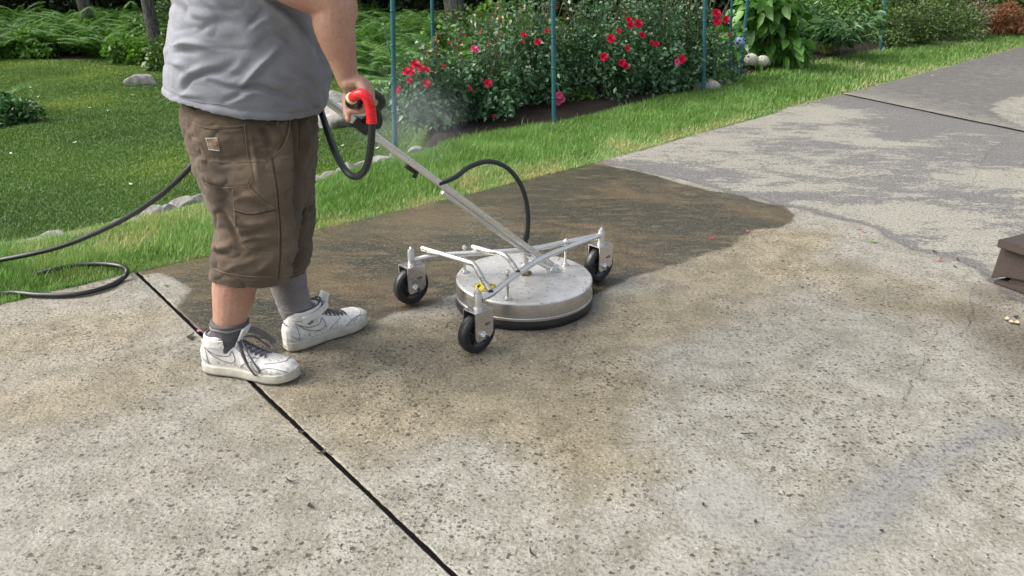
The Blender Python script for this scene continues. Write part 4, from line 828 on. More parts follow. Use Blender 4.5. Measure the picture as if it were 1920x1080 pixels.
def caster(cx, cy, yaw, lab, swing=-0.008):
    t = empty('caster', (cx, cy, 0), yaw); t.parent = sc; t.location = (cx - DC[0], cy - DC[1], 0); t['label'] = lab
    M3 = Matrix.Rotation(-math.pi / 2, 3, 'X')     # local z -> +y ; near face is -y
    def b(mb, name, mat, par=t, **k): mb2 = mb.build(name, mat, None, **k); mb2.parent = par; return mb2
    zt, L_, W_ = 0.158, 0.078, 0.062
    m = MB(); th = 0.0035
    m.box((0, 0, zt - th / 2), (L_, W_, th), bev=0.0012)
    for s in (-1, 1):
        y0 = s * (W_ / 2 - th / 2); pr = [(-L_ / 2, zt - 0.002), (L_ / 2, zt - 0.002), (L_ / 2, 0.072), (L_ / 2 - 0.012, 0.058), (-0.030, 0.052), (-L_ / 2 , 0.066)]
        V = [(x_, y0 - th / 2, z_) for x_, z_ in pr] + [(x_, y0 + th / 2, z_) for x_, z_ in pr]; k = len(pr)
        m.add(V, [tuple(range(k)), tuple(range(k, 2 * k))[::-1]] + [(i, (i + 1) % k, k + (i + 1) % k, k + i) for i in range(k)])
    b(m, 'bracket', M['plate'], smooth=False)
    m = MB(); R0 = 0.0725; m.lathe([(0.047, -0.016), (0.060, -0.0185), (0.066, -0.018), (0.0705, -0.014), (R0, -0.006), (R0, 0.006), (0.0705, 0.014), (0.066, 0.018), (0.060, 0.0185), (0.047, 0.016)], (swing, 0, R0 + 0.001), M3, 56)
    for rr in (0.056, 0.0645): m.tube([(swing + rr * math.cos(a), -0.0185, R0 + 0.001 + rr * math.sin(a)) for a in np.linspace(0, 2 * math.pi, 48, endpoint=False)], 0.0011, 6, closed=True)
    wh = b(m, 'wheel', M['rubber'])
    m = MB(); m.lathe([(0.0001, -0.019), (0.016, -0.021), (0.018, -0.017), (0.020, -0.008), (0.043, -0.010), (0.046, -0.0165), (0.0475, -0.0165), (0.0475, 0.0165), (0.043, 0.010), (0.020, 0.008), (0.018, 0.017), (0.0001, 0.019)], (swing, 0, R0 + 0.001), M3, 40)
    for k in range(5):
        a = k * 2 * math.pi / 5 + 0.3; m.tube([(swing + 0.018 * math.cos(a), -0.0125, R0 + 0.018 * math.sin(a)), (swing + 0.044 * math.cos(a), -0.0125, R0 + 0.044 * math.sin(a))], 0.0035, 6)
    b(m, 'hub', M['rim_black'])
    m = MB(); Mn = Matrix.Rotation(math.pi / 2, 3, 'X')
    m.lathe([(0.0001, 0), (0.0135, 0), (0.0135, 0.004), (0.0115, 0.006), (0.0001, 0.006)], (swing, -W_ / 2, R0 + 0.001), Mn, 28); m.lathe([(0.0001, 0), (0.0095, 0), (0.0095, 0.008), (0.008, 0.0095), (0.0001, 0.0095)], (swing, -W_ / 2 - 0.006, R0 + 0.001), Mn, 6)
    m.lathe([(0.0001, 0), (0.0135, 0), (0.0135, 0.005), (0.0001, 0.005)], (swing, W_ / 2, R0 + 0.001), M3, 24); m.tube([(swing, -W_ / 2 - 0.001, R0 + 0.001), (swing, W_ / 2 + 0.001, R0 + 0.001)], 0.005, 10); b(m, 'axle_nut', M['steel'], auto=35)
    m = MB(); m.lathe([(0.0055, 0), (0.0055, 0.010), (0.0048, 0.0102), (0.0001, 0.0104)], (swing, -W_ / 2 - 0.0146, R0 + 0.001), Mn, 20); b(m, 'axle_end', M['rubber'])
    m = MB(); m.lathe([(0.0155, 0), (0.0155, 0.003), (0.014, 0.004), (0.014, 0.054), (0.0135, 0.055), (0.0001, 0.055)], (0, 0, zt), None, 28); b(m, 'swivel_post', M['steel'], auto=35)
    m = MB(); m.lathe([(0.0001, 0), (0.0125, 0), (0.0125, 0.003), (0.0001, 0.003)], (0, 0, zt + 0.0555), None, 24); nut(m, (0, 0, zt + 0.0585), 0.0075, 0.007); b(m, 'post_nut', M['steel'], smooth=False)
    m = MB(); m.tube([(0.013 + 0.011 * math.cos(a), -W_ / 2 - 0.0005, 0.108 + 0.0042 * math.sin(a)) for a in np.linspace(0, 2 * math.pi, 24, endpoint=False)], 0.0009, 5, closed=True); m.tube([(0.005, -W_ / 2 - 0.0005, 0.107), (0.021, -W_ / 2 - 0.0005, 0.109)], 0.0009, 5); b(m, 'stamped_logo', M['brown_print'])
    return np.array([cx, cy, zt])
CC = caster(-0.112, 2.402, R(44), 'caster nearest the camera'); CA = caster(-0.377, 2.802, R(40), 'caster on the left, toward the man')
pb = (G(1103, 457.5, .158) + G(1150, 457, .158)) / 2; CB = caster(pb[0], pb[1], R(42), 'caster on the right, behind the deck')
def part_tube(name, pts, r, mat, smooth_n=6, cap_ends=None, seg=16):
    c = catmull(pts, smooth_n) if smooth_n else pts; m = MB(); m.tube(c, r, seg); o = m.build(name, M[mat], sc, auto=50); return o
ZF = 0.198
b_end = CB + [0, 0, 0.036]
part_tube('frame_tube', [CA + [0.012, 0, 0.018], G(830, 478, 0.19), G(979, 469, ZF), G(1061, 454, ZF), G(1120, 442, ZF), b_end - [0.012, 0, 0]], 0.0105, 'steel')
part_tube('frame_tube', [CC + [0.01, 0.01, 0.030], G(924, 549, ZF - .005), G(958, 522, ZF), G(1011, 487, ZF), G(1052, 469, ZF), G(1110, 447, ZF), b_end - [0.012, 0.005, 0.002]], 0.0108, 'steel')
for pts in ([(792, 465.5, .212), (830, 477, .212), (876, 491, .212), (890, 498, .211), (902, 518, .206), (920, 547, .203)], [(887, 463, .213), (918, 472, .213), (942, 477, .213), (954, 486, .211), (962, 497, .209), (971, 510, .207)]):
    P_ = [G(a, b, c) for a, b, c in pts]; t_ = part_tube('bent_tube', P_, 0.0100, 'steel', 5)
    for e, d in ((P_[-1], P_[-1] - P_[-2]), (P_[0], P_[0] - P_[1])):
        d = d / np.linalg.norm(d); m = MB(); m.tube([e, e + d * 0.0012], 0.0082, 16); o = m.build('open_end', M['ink'], t_)
part_tube('cross_tube', [G(986, 476, .19), G(1006, 490, .17), G(1030, 503, .135)], 0.0085, 'steel', 4)
for (px, yt, yb) in ((872, 466, 510), (952, 515, 560), (1060, 453, 497)):
    bt = G(px, yb, 0.106); m = MB(); zt_ = ZF + 0.012; m.tube([bt, [bt[0], bt[1], zt_]], 0.0055, 12); nut(m, (bt[0], bt[1], zt_ - 0.006), 0.008, 0.007); nut(m, (bt[0], bt[1], 0.1065), 0.010, 0.007); m.lathe([(0.0001, 0), (0.016, 0), (0.016, 0.002), (0.0001, 0.002)], bt, None, 20); m.build('upright_bolt', M['steel'], sc, auto=35)
cf = G(985, 514, 0.108); cf = np.array([cf[0], cf[1], 0.107])
m = MB(); m.lathe([(0.0001, 0), (0.024, 0), (0.024, 0.010), (0.020, 0.013), (0.0001, 0.013)], cf, None, 6); m.build('swivel_base', M['brass'], sc, smooth=False)
m = MB(); m.lathe([(0.014, 0.012), (0.014, 0.030), (0.0165, 0.031), (0.0165, 0.046), (0.012, 0.048), (0.012, 0.085), (0.0145, 0.086), (0.0145, 0.105), (0.0001, 0.105)], cf, None, 24); m.build('swivel_fitting', M['steel'], sc, auto=35)
# sticker
sp = G(909, 537, 0.109); sp[2] = 0.1082; m = MB(); k = 40
m.lathe([(0.0001, 0.0006), (0.040, 0.0006), (0.040, -0.002)], sp, None, 40); st_ = m.build('warning_sticker', M['yellow'], sc)
m = MB()
for a0 in (0.3, 2.4, 4.5):
    arc = [sp + np.array([0.024 * math.cos(a), 0.024 * math.sin(a), 0.0010]) for a in np.linspace(a0, a0 + 1.3, 10)]; V = []
    for i, p in enumerate(arc): r_ = (p - sp) * [1, 1, 0]; r_ /= np.linalg.norm(r_); w_ = 0.004 if i < 7 else 0.009 * (9 - i) / 3 + 0.0005; V += [p - r_ * w_, p + r_ * w_]
    m.add(V, [(2 * i, 2 * i + 1, 2 * i + 3, 2 * i + 2) for i in range(9)])
m.lathe([(0.0370, 0.0010), (0.0385, 0.0010)], sp, None, 40); m.build('arrow_symbol', M['ink'], st_, smooth=False)
# shaft
S0 = G(1036, 498, 0.128); S1 = A(600, 180, 2.47); sdv = (S1 - S0) / np.linalg.norm(S1 - S0)
def frame_of(d, upv=(0, 0, 1)):
    x_ = Vector(d).normalized(); y_ = Vector(upv).cross(x_).normalized(); z_ = x_.cross(y_); return Matrix((x_, y_, z_)).transposed()
SF = frame_of(sdv); Ls = np.linalg.norm(S1 - S0); up_ = np.array(SF @ Vector((0, 0, 1))); sd_ = np.array(SF @ Vector((0, 1, 0)))
m = MB(); m.box(S0 + sdv * Ls * 0.5, (Ls, 0.024, 0.024), SF, 0.004); sh = m.build('push_shaft', M['steel'], sc, smooth=True, auto=40)
m = MB()
a_, b_ = S0 + sdv * Ls * 0.11, S0 + sdv * Ls * 0.52
m.box((a_ + b_) / 2 - up_ * 0.0195, (np.linalg.norm(b_ - a_), 0.022, 0.0145), SF, 0.003); m.build('lower_channel', M['plate'], sh, auto=40)
for tt, mat_ in ((0.545, 'ink'), (0.345, 'steel'), (0.215, 'steel')):
    c = S0 + sdv * Ls * tt - sd_ * 0.0125; c = c if (c[1] < (S0 + sdv * Ls * tt)[1]) else c + sd_ * 0.025
    out = (c - (S0 + sdv * Ls * tt)); out /= np.linalg.norm(out); M3 = Vector(out).to_track_quat('Z', 'Y').to_matrix(); m = MB()
    if mat_ == 'ink': m.lathe([(0.0001, 0.0004), (0.0062, 0.0004), (0.0062, -0.001)], c, M3, 20); m.build('hole', M['ink'], sh)
    else: nut(m, c, 0.007, 0.005, M3); m.build('bolt', M['steel'], sh, smooth=False)
m = MB(); m.box(S0 + sdv * Ls * 0.655 - up_ * 0.016, (0.035, 0.018, 0.02), SF, 0.004); m.tube([S0 + sdv * Ls * 0.63 - up_ * 0.012, S0 + sdv * Ls * 0.625 - up_ * 0.036], 0.008, 12); m.build('shaft_clamp', M['rubber'], sh)
m = MB()
for s in (-1, 1): m.box(S0 + sd_ * 0.0155 * s - np.array([0, 0, 0.008]), (0.026, 0.005, 0.036), SF.to_euler().to_matrix() @ Matrix.Identity(3), 0.002)
m.tube([S0 - sd_ * 0.022, S0 + sd_ * 0.022], 0.0125, 20); m.box((S0[0], S0[1], 0.1095), (0.05, 0.045, 0.005), None, 0.001); m.build('pivot_lug', M['steel'], sc, auto=40)
# cable tie on the front tube
c = G(1052, 468, ZF); m = MB(); dtu = G(1110, 447, ZF) - G(1011, 487, ZF); dtu /= np.linalg.norm(dtu); M3 = Vector(dtu).to_track_quat('Z', 'Y').to_matrix(); m.lathe([(0.0098, -0.002), (0.0105, -0.002), (0.0105, 0.002), (0.0098, 0.002)], c, M3, 20); m.tube([c - [0, 0, 0.009], c - [0.006, 0.004, 0.03], c - [0.009, 0.006, 0.045]], 0.0009, 6); m.build('cable_tie', M['ink'], sc)
# grip bar, elbow
GC = A(668, 189, 2.16); gx0, gz0 = GC[0], GC[2]
near = A(662, 184, 2.085)
m = MB(); m.tube(catmull([near, [gx0 - 0.004, 2.12, gz0 + 0.002], [gx0, 2.18, gz0], [gx0, 2.30, gz0]], 5), 0.0168, 20)
for k in range(9): m.tube([[gx0, 2.16 + k * 0.016, gz0], [gx0, 2.166 + k * 0.016, gz0]], 0.0176, 20)
m.build('grip', M['rubber'], sc, auto=40)
sp_ = S0 + sdv * np.linalg.norm(A(700, 247, 2.44) - S0)
m = MB(); m.tube(catmull([[gx0, 2.29, gz0], [gx0 + 0.01, 2.36, gz0 - 0.01], [gx0 + 0.03, 2.40, gz0 - 0.05], sp_ + up_ * 0.012], 6), 0.011, 14); m.box(sp_, (0.06, 0.034, 0.034), SF, 0.005); m.build('grip_bracket', M['rubber'], sc, auto=40)
tg = A(708, 226, 2.30); m = MB(); m.tube(catmull([A(697, 196, 2.27), A(706, 205, 2.28), A(714, 221, 2.29), A(711, 237, 2.30), A(700, 238, 2.30), A(690, 228, 2.29)], 5), 0.0055, 10); m.box(A(703, 224, 2.292), (0.028, 0.008, 0.036), None, 0.003); m.build('trigger_guard', M['rubber'], sc)
elb = catmull([A(657, 187, 2.09), A(664, 181, 2.075), A(675, 176, 2.065), A(686, 181, 2.06), A(693, 196, 2.06), A(696, 214, 2.06), A(697, 231, 2.06)], 6)
m = MB(); rr = list(np.interp(np.linspace(0, 1, len(elb)), [0, 0.15, 0.4, 1], [0.0125, 0.0125, 0.0140, 0.0132])); m.tube(elb, rr, 20); m.tube([elb[-3], elb[-1]], 0.0140, 20); m.build('hose_elbow', M['red'], sc, auto=50)
m = MB(); d_ = Vector(elb[4] - elb[1]).normalized(); M3 = d_.to_track_quat('Z', 'Y').to_matrix(); m.lathe([(0.0125, -0.006), (0.0155, -0.005), (0.0160, -0.001), (0.0150, 0.003), (0.0125, 0.004)], elb[3], M3, 24); m.build('sealing_tape', M['cream'], sc)
# feed hose from shaft to the swivel
st = S0 + sdv * np.linalg.norm(A(838, 337, 2.62) - S0)
fh = [st - up_ * 0.01 + sd_ * 0.0, A(852, 333, 2.66), A(880, 313, 2.72), A(915, 303, 2.77), A(948, 313, 2.80), A(973, 340, 2.81), A(986, 375, 2.81), A(990, 412, 2.80), A(988, 446, 2.795), [cf[0] + 0.001, cf[1], cf[2] + 0.16], [cf[0], cf[1], cf[2] + 0.10]]
m = MB(); m.tube(catmull(fh, 8), 0.0088, 16); m.build('feed_hose', M['hose'], sc)
m = MB(); m.tube([[cf[0], cf[1], cf[2] + 0.10], [cf[0], cf[1], cf[2] + 0.125]], 0.0122, 16); m.build('hose_ferrule', M['steel'], sc, auto=40)

# pressure hose: elbow -> loop -> behind the man -> out to the left
hp = [A(697, 228, 2.06), A(697, 250, 2.06), A(694, 285, 2.065), A(686, 315, 2.08), A(670, 331, 2.11), A(652, 324, 2.15), A(634, 297, 2.22), A(617, 255, 2.31), A(604, 215, 2.40), A(594, 190, 2.50), A(560, 190, 2.66), A(480, 215, 2.76), A(420, 252, 2.74), A(372, 297, 2.70), A(325, 345, 2.72), A(270, 388, 2.78), A(205, 425, 2.86), A(120, 460, 2.95), A(40, 480, 3.03), A(-60, 497, 3.06), G(-200, 515, 0.04), G(-420, 520, 0.03)]
m = MB(); c = catmull(hp, 10); m.tube(c, 0.0098, 16); tag(m.build('pressure_hose', M['hose']), 'black hose hanging from the red elbow, running behind the man to the left', 'hose')
lp = [(-330, 600), (-150, 585), (-40, 558), (20, 549), (75, 553), (140, 552), (195, 540), (230, 522), (238, 508), (225, 499), (190, 495), (140, 498), (90, 508), (40, 522), (-20, 540), (-90, 570), (-200, 620), (-360, 700)]
m = MB(); c = [];
for i, (px, py) in enumerate(lp): c.append(G(px, py, 0.013 + (0.022 if py < 512 else 0)))
m.tube(catmull(c, 10), 0.0098, 16); tag(m.build('pressure_hose', M['hose']), 'loop of black hose lying on the driveway and verge at the left edge', 'hose')

# ------------------------------------------------------------ the man
YN, YF = 2.28, 2.48
person = empty('person', (-0.82, 2.37, 0)); tag(person, 'heavyset man in a grey T-shirt, brown work shorts and white sneakers gripping the cleaner handle', 'person')
def sring(xc, yc, z, hx, hy, e=2.3, n=96, tilt=0.0, tilty=0.0):
    out = []
    for i in range(n):
        a = 2 * math.pi * i / n; c_, s_ = math.cos(a), math.sin(a); x_ = hx * math.copysign(abs(c_) ** (2 / e), c_); y_ = hy * math.copysign(abs(s_) ** (2 / e), s_)
        out.append((xc + x_, yc + y_, z + tilt * x_ + tilty * y_))
    return out
def loft_rows(rows, Yc, recess=True, n=96, sub=5, e=2.3):     # rows: (py, Lpx, Rpx, hy, tilt) bottom first, or (None, z, xL, xR, hy, tilt)
    R5 = []
    for r in rows:
        if r[0] is None: z, xl, xr, hy, ti = r[1:]
        else:
            py, l_, r_, hy, ti = r; a = A(l_, py, Yc); b = A(r_, py, Yc); z, xl, xr = a[2], a[0], b[0]
        R5.append((z, xl, xr, hy, ti))
    C5 = catmull(R5, sub); rings = [sring((c[1] + c[2]) / 2, Yc, c[0], (c[2] - c[1]) / 2, c[3], e, n, c[4]) for c in C5]
    if recess:
        c = C5[0]; inn = [sring((c[1] + c[2]) / 2, Yc, c[0] + dz, (c[2] - c[1]) / 2 - k, c[3] - k, e, n, c[4]) for k, dz in ((0.022, 0.05), (0.016, 0.03), (0.010, 0.002))]
        rings = inn + rings
    return loft_geo(rings)
# body
EL = A(618, -4, 2.17); W_ = A(651, 147, 2.185)
body = []
def limb(*pr, seg=20, n=6): body.append(limb_geo([p[0] for p in pr], [p[1] for p in pr], seg, n))
body.append(ellip_geo(A(468, 262, 2.38), (0.165, 0.165, 0.13))); body.append(ellip_geo((-0.78, 2.39, 1.00), (0.18, 0.18, 0.17))); body.append(ellip_geo((-0.745, 2.39, 1.26), (0.15, 0.185, 0.22)))
limb(((-0.73, 2.39, 1.38), 0.075), ((-0.70, 2.39, 1.50), 0.064), ((-0.68, 2.39, 1.58), 0.062))
body.append(ellip_geo((-0.655, 2.39, 1.685), (0.098, 0.077, 0.108))); body.append(ellip_geo((-0.620, 2.39, 1.632), (0.072, 0.062, 0.070)))
limb(((-0.562, 2.39, 1.690), 0.012), ((-0.545, 2.39, 1.655), 0.016)); body.append(ellip_geo((-0.66, 2.312, 1.668), (0.020, 0.010, 0.032))); body.append(ellip_geo((-0.66, 2.468, 1.668), (0.020, 0.010, 0.032)))
limb(((-0.568, 2.375, 1.628), 0.010), ((-0.562, 2.39, 1.628), 0.011), ((-0.568, 2.405, 1.628), 0.010)); limb(((-0.575, 2.36, 1.712), 0.012), ((-0.565, 2.39, 1.714), 0.010), ((-0.575, 2.42, 1.712), 0.012))
limb(((-0.77, 2.22, 1.42), 0.065), ((-0.70, 2.18, 1.32), 0.068), ((-0.60, 2.165, 1.20), 0.062), (EL, 0.0625), (A(626, 45, 2.17), 0.0545), (A(634, 80, 2.175), 0.0470), (A(642, 110, 2.18), 0.0375), (W_, 0.0290))
limb(((-0.77, 2.56, 1.42), 0.065), ((-0.72, 2.60, 1.30), 0.062), ((-0.68, 2.60, 1.12), 0.052), ((-0.66, 2.575, 0.98), 0.040), ((-0.645, 2.56, 0.92), 0.030))
for k in range(4): limb(((-0.645, 2.54 + k * 0.014, 0.915), 0.014), ((-0.640, 2.53 + k * 0.019, 0.86), 0.011), ((-0.635, 2.53 + k * 0.019, 0.825), 0.009), ((-0.642, 2.53 + k * 0.019, 0.80), 0.008), seg=12)
limb(((-0.645, 2.55, 0.91), 0.014), ((-0.625, 2.525, 0.875), 0.012), ((-0.615, 2.52, 0.845), 0.010), seg=12)
# right hand
g = np.array([gx0, 0, gz0]); ys = [2.150, 2.171, 2.192, 2.212]; ln = [0.92, 1.0, 1.03, 0.98]
for k, (yk, l_) in enumerate(zip(ys, ln)):
    Yv = np.array([0, yk, 0]); kn = g + Yv + np.array([0.026, 0, 0.027])
    limb((W_ + [0.004, (k - 1.5) * 0.009, -0.012], 0.020), ((W_ + kn) / 2 + [0.008, 0, 0.004], 0.0165), (kn, 0.0125), (g + Yv + np.array([0.0325 * l_, 0, 0.000]), 0.0108), (g + Yv + np.array([0.020, 0, -0.0245]) * l_, 0.0102), (g + Yv + np.array([-0.002 - 0.004 * k, 0.001, -0.0300 - 0.001 * k]) * l_, 0.0092), (g + Yv + np.array([-0.015 - 0.005 * k, 0.001, -0.0250 - 0.0015 * k]) * l_, 0.0080), seg=16)
limb((W_ + [-0.002, 0.0, -0.006], 0.026), ((W_ + g + [0, 2.18, 0]) * 0.5 + [-0.004, 0, 0.006], 0.0225), (g + [0.006, 2.185, 0.024], 0.018))
limb((W_ + [-0.010, 0.022, -0.015], 0.019), (g + [-0.026, 2.205, 0.022], 0.0165), (g + [-0.031, 2.185, -0.004], 0.0128), (g + [-0.028, 2.160, -0.028], 0.0115), (g + [-0.022, 2.142, -0.046], 0.0095), seg=16)
# legs
limb((A(465, 300, 2.31), 0.090), (A(465, 420, 2.28), 0.074), (A(458, 480, 2.275), 0.068), (A(441, 530, 2.272), 0.067), (A(437, 560, 2.27), 0.0625), (A(431, 598, 2.262), 0.0515), (A(426, 630, 2.258), 0.043), ((-0.912, 2.256, 0.100), 0.032), ((-0.905, 2.252, 0.065), 0.026)); limb(((-0.92, 2.258, 0.060), 0.022), ((-0.82, 2.233, 0.052), 0.022), ((-0.75, 2.218, 0.045), 0.018))
limb((A(515, 300, 2.43), 0.085), (A(525, 420, 2.455), 0.070), (A(534, 480, 2.46), 0.062), (A(541, 530, 2.46), 0.056), (A(549, 560, 2.458), 0.0535), (A(560, 595, 2.452), 0.046), ((-0.700, 2.448, 0.10), 0.031), ((-0.69, 2.45, 0.065), 0.026)); limb(((-0.71, 2.44, 0.06), 0.022), ((-0.64, 2.50, 0.052), 0.022), ((-0.59, 2.545, 0.045), 0.018))
bme = remesh(body, 0.0036, 3, 0.5); bme.name = 'body'
V, Nn = get_vn(bme); V += Nn * (((vnoise(V, 22, 71, 3) - 0.5) * 0.0022 + (vnoise(V, 7, 72, 2) - 0.5) * 0.004))[:, None]; set_v(bme, V)
ob = link('body', bme, M['skin'], person)
for s in (-1, 1):
    m = MB(); Vv, Ff = ellip_geo((-0.574, 2.39 + s * 0.031, 1.690), (0.012, 0.012, 0.0105)); m.add(Vv, Ff); m.build('eye', M['eye'], person)
Vv, Ff = ellip_geo((-0.675, 2.39, 1.715), (0.098, 0.086, 0.095)); m = MB(); m.add(Vv, Ff); hb = remesh([(Vv, Ff)], 0.006, 1); V, Nn = get_vn(hb); V += Nn * ((vnoise(V, 60, 5, 3) - 0.5) * 0.008)[:, None]; set_v(hb, V); link('hair', hb, M['hair'], person)

def fold(ppx, ppy, items):
    d = np.zeros(len(ppx))
    for pts, wd, amp in items:
        c = np.array(catmull([(float(a), float(b)) for a, b in pts], 4)); L_ = len(c); best = np.full(len(ppx), 1e9); tt = np.zeros(len(ppx))
        sel = (ppx > c[:, 0].min() - 4 * wd) & (ppx < c[:, 0].max() + 4 * wd) & (ppy > c[:, 1].min() - 4 * wd) & (ppy < c[:, 1].max() + 4 * wd)
        X_, Y_ = ppx[sel], ppy[sel]; b_ = best[sel]; t2 = tt[sel]
        for i in range(L_ - 1):
            dx, dy = c[i + 1] - c[i]; t = np.clip(((X_ - c[i, 0]) * dx + (Y_ - c[i, 1]) * dy) / (dx * dx + dy * dy + 1e-9), 0, 1); dd = np.hypot(X_ - c[i, 0] - t * dx, Y_ - c[i, 1] - t * dy)
            k = dd < b_; b_[k] = dd[k]; t2[k] = (i + t[k]) / (L_ - 1)
        env = np.sin(np.pi * np.clip(t2 * 0.86 + 0.07, 0, 1)) ** 0.8; w2 = wd * (0.7 + 0.5 * t2)
        out = np.zeros(len(ppx)); out[sel] = amp * env * np.exp(-(b_ / w2) ** 2); d += out
    return d
# T-shirt
rows = [(187, 325, 600, .232, -.165), (179, 324, 606, .233, -.13), (170, 323, 611, .232, -.09), (150, 323, 616, .234, -.05), (130, 323.5, 620, .236, -.03), (112, 325, 621, .235, 0), (98, 323, 620, .233, 0), (85, 321, 619, .232, 0), (70, 324, 617, .23, 0), (45, 327, 613, .228, 0), (20, 330, 611, .226, 0), (0, 333, 609, .226, 0), (None, 1.17, -0.938, -0.535, .228, 0), (None, 1.26, -0.925, -0.555, .232, 0), (None, 1.36, -0.905, -0.59, .232, 0), (None, 1.43, -0.875, -0.62, .205, 0), (None, 1.48, -0.84, -0.645, .15, 0), (None, 1.515, -0.79, -0.655, .085, 0)]
sh_ = [loft_rows(rows, 2.40, True, 110, 5, 2.25)]
for s, yy, pt in ((-1, 2.22, [(-0.79, 2.27, 1.41), (-0.74, 2.19, 1.35), (-0.66, 2.165, 1.245)]), (1, 2.58, [(-0.79, 2.53, 1.41), (-0.74, 2.60, 1.34), (-0.70, 2.61, 1.20)])): sh_.append(tube_geo(catmull(pt, 5), list(np.linspace(0.098, 0.088, 11)), 28))
sme = remesh(sh_, 0.0045, 3, 0.5); V, Nn = get_vn(sme); ppx, ppy = PX(V)
FS = [([(322, 86), (345, 80), (372, 84), (395, 92)], 6, .010), ([(321, 99), (345, 95), (372, 96)], 7, -.010), ([(320, 118), (340, 122), (352, 132)], 9, .008),
      ([(343, 168), (353, 150), (384, 137), (410, 132), (440, 118)], 6, -.010), ([(335, 160), (345, 142), (380, 127), (412, 120)], 9, .006),
      ([(447, 164), (462, 152), (483, 128), (507, 103), (520, 92)], 6, .011), ([(455, 168), (474, 150), (494, 130), (515, 112)], 6, -.006), ([(430, 148), (455, 132), (475, 112)], 9, -.006),
      ([(392, 152), (420, 163), (452, 166), (483, 163), (515, 174), (545, 186), (570, 192)], 6, -.011), ([(400, 145), (428, 154), (450, 158)], 6, .005), ([(455, 175), (490, 172), (520, 184), (550, 196)], 7, .008),
      ([(418, 190), (443, 179), (456, 170)], 5, -.007), ([(430, 194), (455, 184), (470, 178)], 5, .005),
      ([(505, 0), (534, 16), (560, 42), (584, 75), (600, 100)], 7, -.012), ([(495, 4), (524, 22), (548, 48), (570, 82), (590, 112)], 10, .009), ([(464, 50), (483, 31), (500, 22)], 7, -.007), ([(472, 54), (493, 38), (512, 32)], 7, .006),
      ([(380, 4), (402, 22), (415, 36), (440, 48)], 6, -.006), ([(350, 8), (368, 26), (392, 38)], 7, .006), ([(410, 0), (428, 16), (446, 24)], 6, -.006), ([(372, 60), (395, 44), (420, 40)], 7, -.005),
      ([(540, 120), (560, 135), (585, 158), (600, 178)], 8, -.006), ([(515, 138), (540, 152), (566, 170)], 8, -.005), ([(528, 128), (552, 146), (575, 166)], 7, .005), ([(500, 148), (530, 158), (560, 160), (590, 152)], 7, .005),
      ([(598, 80), (606, 110), (612, 140)], 6, -.008), ([(520, 60), (545, 76), (560, 96)], 10, -.006), ([(480, 90), (500, 72), (530, 66)], 9, -.005), ([(575, 190), (590, 200), (596, 208)], 6, -.005), ([(330, 182), (350, 178), (375, 184)], 6, .005), ([(300, 0), (335, 14), (352, 36)], 9, -.005)]
d = fold(ppx, ppy, FS) * 1.25
d += (vnoise(V * [1, 1, 0.7], 9, 81, 3) - 0.5) * 0.016 - 0.0035 * (1 - np.abs(2 * vnoise(V * [0.7, 1, 1.5], 13, 84, 2) - 1)) ** 7 + (vnoise(V * [0.6, 1, 1.6], 22, 82, 3) - 0.5) * 0.0055
ha, hb2 = A(325, 187, 2.40), A(600, 187, 2.40); zh = ha[2] - 0.165 * (V[:, 0] - (ha[0] + hb2[0]) / 2); d += 0.0022 * (1 - sstep(0.018, 0.0205, V[:, 2] - zh)) - 0.0025 * np.exp(-((V[:, 2] - zh - 0.0215) / 0.003) ** 2)
d *= 1 - 0.55 * (1 - sstep(0.0, 0.05, V[:, 2] - zh)) * (d > 0.006)
V2 = V + Nn * d[:, None]
set_v(sme, V2)
hb_ = np.clip(sstep(400, 620, ppx) * (0.35 + 0.65 * sstep(20, 180, ppy)) * (0.45 + 0.5 * vnoise(V, 5, 85, 3)) + 0.5 * sstep(0.55, 0.75, vnoise(V, 6, 83, 3)) * sstep(400, 520, ppx), 0, 1); set_attr(sme, 'wear_shade', hb_)  # damp and dirt, plus shading of the front painted into the cloth colour
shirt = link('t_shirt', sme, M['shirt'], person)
def drape(bv, pts, off=0.001, n=8, org=ORG):
    out = []
    for (px, py) in catmull([(*p,) for p in pts], n):
        d = Vector(ray(px, py)).normalized(); h = bv.ray_cast(Vector(org), d)
        if h[0] is not None: out.append(np.array(h[0] + h[1] * off))
    return out
# hem band: double fold of cloth following the hem
bv = bvh_of(sme)
up1 = drape(bv, [(322, 160), (332, 172), (350, 183), (380, 191), (420, 196), (470, 200), (520, 201), (560, 204), (592, 206)], 0.0006)
lo1 = drape(bv, [(324, 167), (334, 179), (350, 190), (380, 198), (420, 203.5), (470, 207), (520, 208.5), (560, 211), (590, 212.5)], 0.0006)
m = MB()
if len(up1) > 3: m.tube(up1, 0.0011, 6)
m.build('hem_stitch', M['seam_dark'] if False else M['shirt'], shirt)
# shorts
pel = [(385, 396, 585, .13, 0), (350, 384, 588, .165, 0), (320, 374, 590, .180, 0), (290, 366, 591, .188, 0), (260, 359, 592, .192, 0), (230, 351, 591, .194, 0), (205, 345, 586, .190, 0), (185, 350, 575, .16, 0)]
nearl = [(516, 399, 545, .100, -.05), (505, 397, 549, .104, -.04), (485, 398, 553, .108, 0), (465, 401, 560, .110, 0), (430, 405, 564, .110, 0), (400, 402, 568, .112, 0), (360, 390, 572, .115, 0), (320, 376, 562, .118, 0), (285, 366, 562, .105, 0)]
farl = [(508, 488, 577, .088, 0.05), (490, 484, 581, .094, 0), (470, 478, 585, .098, 0), (430, 465, 588, .10, 0), (400, 455, 589, .102, 0), (360, 445, 590, .105, 0), (320, 440, 590, .11, 0), (285, 440, 590, .10, 0)]
shp = [loft_rows(pel, 2.38, False, 100, 5, 2.3), loft_rows(nearl, 2.285, True, 90, 5, 2.4), loft_rows(farl, 2.475, True, 90, 5, 2.4)]
